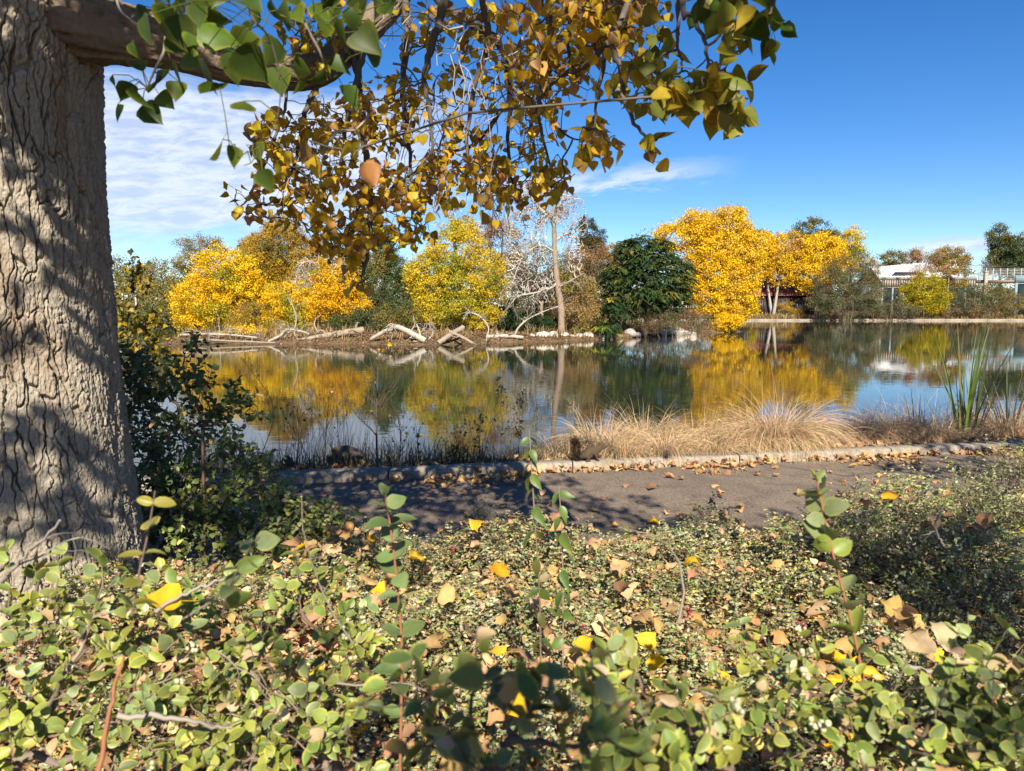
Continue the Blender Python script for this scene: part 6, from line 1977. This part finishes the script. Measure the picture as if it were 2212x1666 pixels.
shrub('coralberry_shrub', 'twiggy small leaved coralberry leaning over the right end of the path', (2.75, 3.9, 0.05),
      [(2110, 1060, 80, 50, 4.0), (2180, 1010, 50, 50, 4.1), (2020, 1110, 70, 36, 3.9), (2160, 1130, 80, 60, 3.8), (1900, 1120, 60, 26, 3.95), (1800, 1130, 46, 24, 4.0), (1960, 1070, 40, 20, 4.0)], 520, 4, 0.019, CORAL + SNOWC, None, 6, (0.08, 0.15), 0.0010, tmpl=SMALL)
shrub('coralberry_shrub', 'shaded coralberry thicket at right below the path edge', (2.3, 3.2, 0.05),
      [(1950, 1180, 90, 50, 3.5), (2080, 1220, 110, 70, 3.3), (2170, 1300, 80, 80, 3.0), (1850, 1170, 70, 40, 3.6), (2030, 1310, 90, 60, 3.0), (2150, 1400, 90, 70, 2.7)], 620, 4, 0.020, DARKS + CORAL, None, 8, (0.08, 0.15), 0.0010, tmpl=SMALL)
shrub('coralberry_shrub', 'small dark twiggy coralberry at the path edge left of the thin twin stems', (-0.15, 4.0, 0.05),
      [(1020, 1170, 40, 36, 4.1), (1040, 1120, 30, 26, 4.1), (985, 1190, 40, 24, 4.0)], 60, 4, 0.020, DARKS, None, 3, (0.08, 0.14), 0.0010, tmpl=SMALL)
shrub('coralberry_shrub', 'pale grey green coralberry tuft at the path edge right of the thin twin stems', (0.95, 3.95, 0.05),
      [(1450, 1165, 34, 24, 4.1), (1480, 1180, 30, 20, 4.1)], 50, 4, 0.022, CORAL, None, 3, (0.06, 0.12), 0.0010, tmpl=SMALL)


def shoot(name, label, path, lsize, pal, epal, n, stemc, r, tm=OVAL, droop=0.0, start=0.0, ang=0.55, gap=1.0, opp=True):
    pts = np.array(path, float)
    Q = smooth_path(W(pts[:, 0], pts[:, 1], pts[:, 2]), 60)
    root = thing(name, label, 'plant', Q[0])
    g = Geo(); tube(g, Q, np.linspace(r, r * 0.4, 60), stemc, 6, 0.05, 2); g.build('stem', M_TWIG, root)
    g = Geo()
    T = norm(np.gradient(Q, axis=0))
    for k in range(n):
        i = int((start + (1 - start) * (k + 0.5) / n) * 59)
        a = k * math.pi / 2 + 0.35 + rng.normal(0, 0.15)
        for s in ((0, math.pi) if opp else (0,)):
            if rng.random() < 0.06:
                continue
            dd = np.array([math.cos(a + s), math.sin(a + s) * 0.8, 0]) + T[i] * ang + np.array([0, 0, -droop]) + rng.normal(0, 0.28, 3)
            c = vary(pal, 1, amt=0.1)
            e = vary(epal, 1, amt=0.1) * 0.5 + c * 0.5
            sz = lsize * rng.uniform(0.75, 1.15) * (0.55 + 0.45 * min(1, (n - k) / (n * 0.25)))
            scatter_mix(g, tm, Q[i:i + 1], dd[None], norm(np.array([[0, -0.3, 0.9]]) + rng.normal(0, 0.5, (1, 3))), sz, c, e)
    g.build('leaves', M_SNOW, root)
    return root


RED = (0.36, 0.15, 0.075)
SG = [(0.17, 0.24, 0.075), (0.20, 0.26, 0.10), (0.14, 0.20, 0.07)]
shoot('snowberry_shoot', 'tall upright red stemmed snowberry shoot left of centre', [(864, 1700, 1.3), (866, 1560, 1.3), (868, 1400, 1.3), (858, 1260, 1.3), (842, 1130, 1.3), (830, 1060, 1.3)], 0.050, SG, [(0.22, 0.28, 0.10)], 14, RED, 0.0035, start=0.20)
shoot('snowberry_shoot', 'tall leaning red stemmed snowberry shoot at right', [(1895, 1680, 1.25), (1870, 1500, 1.28), (1840, 1350, 1.3), (1800, 1200, 1.32), (1775, 1090, 1.33), (1762, 1030, 1.33)], 0.050, [(0.22, 0.27, 0.10), (0.26, 0.29, 0.12), (0.25, 0.30, 0.05)], [(0.40, 0.40, 0.08)], 15, RED, 0.0035, start=0.12)
shoot('thin_stem', 'taller of the thin twin stems with hanging green leaves at centre', [(1168, 1480, 2.05), (1166, 1300, 2.05), (1155, 1120, 2.05), (1148, 1010, 2.05), (1143, 930, 2.05)], 0.055, [(0.10, 0.17, 0.035), (0.14, 0.20, 0.04), (0.20, 0.20, 0.05)], [(0.20, 0.24, 0.05)], 11, (0.30, 0.22, 0.15), 0.0030, LANCE, 0.9, 0.10, 0.2)
shoot('thin_stem', 'shorter of the thin twin stems with broad green leaves at centre', [(1216, 1480, 2.1), (1216, 1300, 2.1), (1214, 1150, 2.1), (1207, 1050, 2.1)], 0.060, [(0.10, 0.18, 0.035), (0.13, 0.20, 0.04)], [(0.20, 0.24, 0.05)], 9, (0.30, 0.22, 0.15), 0.0030, LANCE, 0.9, 0.15, 0.2)
shoot('snowberry_shoot', 'blurred yellowish snowberry shoot in front of the dark shrub by the trunk', [(285, 1330, 1.05), (300, 1240, 1.05), (320, 1150, 1.06), (335, 1060, 1.07)], 0.034, [(0.20, 0.23, 0.06), (0.30, 0.27, 0.05)], SNOWE, 5, TWG, 0.002, ang=0.3)
shoot('snowberry_shoot', 'blurred round leaved snowberry shoot in front of the dark shrub, left of centre', [(480, 1330, 1.0), (500, 1260, 1.0), (530, 1200, 1.01), (560, 1160, 1.02)], 0.036, SNOWC, SNOWE, 5, TWG, 0.002, ang=0.3)
shoot('seedling', 'little bright yellow green seedling at the path edge', [(1358, 1200, 3.9), (1357, 1165, 3.9), (1356, 1138, 3.9)], 0.035, [(0.30, 0.36, 0.03)], [(0.35, 0.38, 0.04)], 7, (0.2, 0.25, 0.05), 0.0016, SMALL, 0.1, 0.2)
shoot('seedling', 'thin seedling with hooked top at the path edge before the leaning shoot', [(1690, 1210, 3.7), (1692, 1160, 3.7), (1698, 1130, 3.7), (1686, 1118, 3.7)], 0.04, [(0.24, 0.28, 0.05)], [(0.3, 0.3, 0.05)], 6, (0.2, 0.2, 0.08), 0.0018, SMALL, 0.3, 0.2)


# grey dead sticks lying in the bed
for lab, pts, r in [('grey forked dead stick slanting up in front of the trunk', [(0, 1260, 1.25), (40, 1215, 1.2), (130, 1130, 1.15)], 0.004),
                    ('pale grey dead twig pointing right over the dark gap by the trunk', [(330, 1320, 1.35), (430, 1270, 1.4), (520, 1240, 1.42)], 0.004),
                    ('long greyish dead stem lying along the bottom left shrubs', [(250, 1547, 1.2), (380, 1552, 1.2), (500, 1575, 1.25)], 0.0055),
                    ('white dead twig forked in the shaded coralberry at right', [(2040, 1180, 3.0), (2020, 1140, 3.0), (2030, 1110, 3.0)], 0.005),
                    ('grey dead branch lying across the cover at right', [(1960, 1440, 1.7), (2080, 1470, 1.75), (2200, 1520, 1.8)], 0.006),
                    ('red brown upright stem at bottom left', [(210, 1680, 1.05), (240, 1520, 1.08), (265, 1420, 1.1)], 0.004)]:
    pts = np.array(pts, float)
    Q = smooth_path(W(pts[:, 0], pts[:, 1], pts[:, 2]), 18)
    g = Geo()
    c = RED if 'red' in lab else (0.36, 0.31, 0.26)
    tube(g, Q + rng.normal(0, 0.002, Q.shape), np.linspace(r, r * 0.5, 18), c, 6, 0.08, 2)
    if 'fork' in lab or 'branch' in lab:
        for k in (7, 11):
            branchy(g, Q[k], norm(Q[k] - Q[k - 2]) + rng.normal(0, 0.5, 3), 0.12, r * 0.5, 1, c, 0.1, 0.5, (1, 3), 0.001)
    tag(g.build('stick', M_TWIG), lab, 'stick')

for k in range(18):
    px = rng.uniform(20, 780) if k < 11 else rng.uniform(1400, 2180)
    py = rng.uniform(1330, 1650)
    Yq = rng.uniform(1.2, 1.5)
    g = Geo()
    branchy(g, W(px, py, Yq), [rng.normal(0, 1), rng.normal(0, 0.4), rng.uniform(-0.1, 0.9)], rng.uniform(0.14, 0.3), rng.uniform(0.0014, 0.0026), 1, (0.34, 0.28, 0.235), 0.1, 0.5, (1, 3), 0.0006)
    tag(g.build('twig', M_TWIG), 'bare grey twig poking out among the near snowberry leaves', 'twig', 'bare twigs in the near snowberries')

# big fallen leaves caught on top of the plants
def caught(px, py, Y, size, col, label=None, group='fallen leaves caught on the ground cover', tilt=0.5):
    p = W(px, py, Y)
    d = norm(np.array([rng.normal(), 0.3 * rng.normal(), rng.normal(0, 0.6)]))
    nrm = norm(np.array([rng.normal(0, 0.4), -0.6 - 0.4 * rng.random(), 0.8]))
    leaf_obj('fallen_leaf', p - d * size * 0.5, d, nrm, size, col, label or 'tan fallen leaf caught on top of the ground cover', group)


for px, py, Y, s, lab in [(350, 1295, 1.38, .070, 'big yellow and brown fallen leaf standing among the berries in front of the trunk'), (820, 1272, 1.9, .050, 'small bright yellow fallen leaf just left of the tall red stem'),
                          (1265, 1388, 2.55, .070, 'yellow fallen leaf left of the pair in the middle of the ground cover'), (1402, 1390, 2.5, .075, 'upright yellow fallen leaf in the middle of the ground cover'), (1412, 1422, 2.45, .070, 'torn orange fallen leaf directly below the upright yellow one'),
                          (1130, 1515, 1.9, .085, 'yellow and tan curled fallen leaf low at centre')]:
    caught(px, py, Y, s, vary(YELL, 1)[0], lab)
for px, py, Y, s in [(1990, 1375, 2.05, .095), (2050, 1360, 2.05, .09), (2130, 1430, 1.9, .085), (2165, 1445, 1.9, .08)]:
    caught(px, py, Y, s, vary([(0.50, 0.36, 0.20), (0.56, 0.42, 0.25)], 1)[0], 'large pale tan curled leaf in the leaf pile at right', 'large curled leaves in the pile at right')
nl = 0
for k in range(1500):
    y = rng.uniform(1.7, 4.2); x = rng.uniform(-0.45, 0.72) * y
    if not (x > -0.30 * y and y < kerb_y(x) - PW):
        continue
    z = float(cover_h(np.array([x]), np.array([y]))[0]) + 0.01
    d = norm(np.array([rng.normal(), rng.normal(), rng.normal(0, 0.4)]))
    leaf_obj('fallen_leaf', np.array([x, y, z]), d, norm(np.array([rng.normal(0, .4), -0.35 + rng.normal(0, .3), 0.8])), rng.uniform(0.055, 0.11), vary(TANL + [(0.66, 0.46, 0.26), (0.62, 0.40, 0.16)] if rng.random() < 0.86 else YELL, 1)[0],
             'dry fallen leaf caught in the small leaved ground cover', 'dry leaves caught in the ground cover')
    nl += 1
    if nl >= 250:
        break
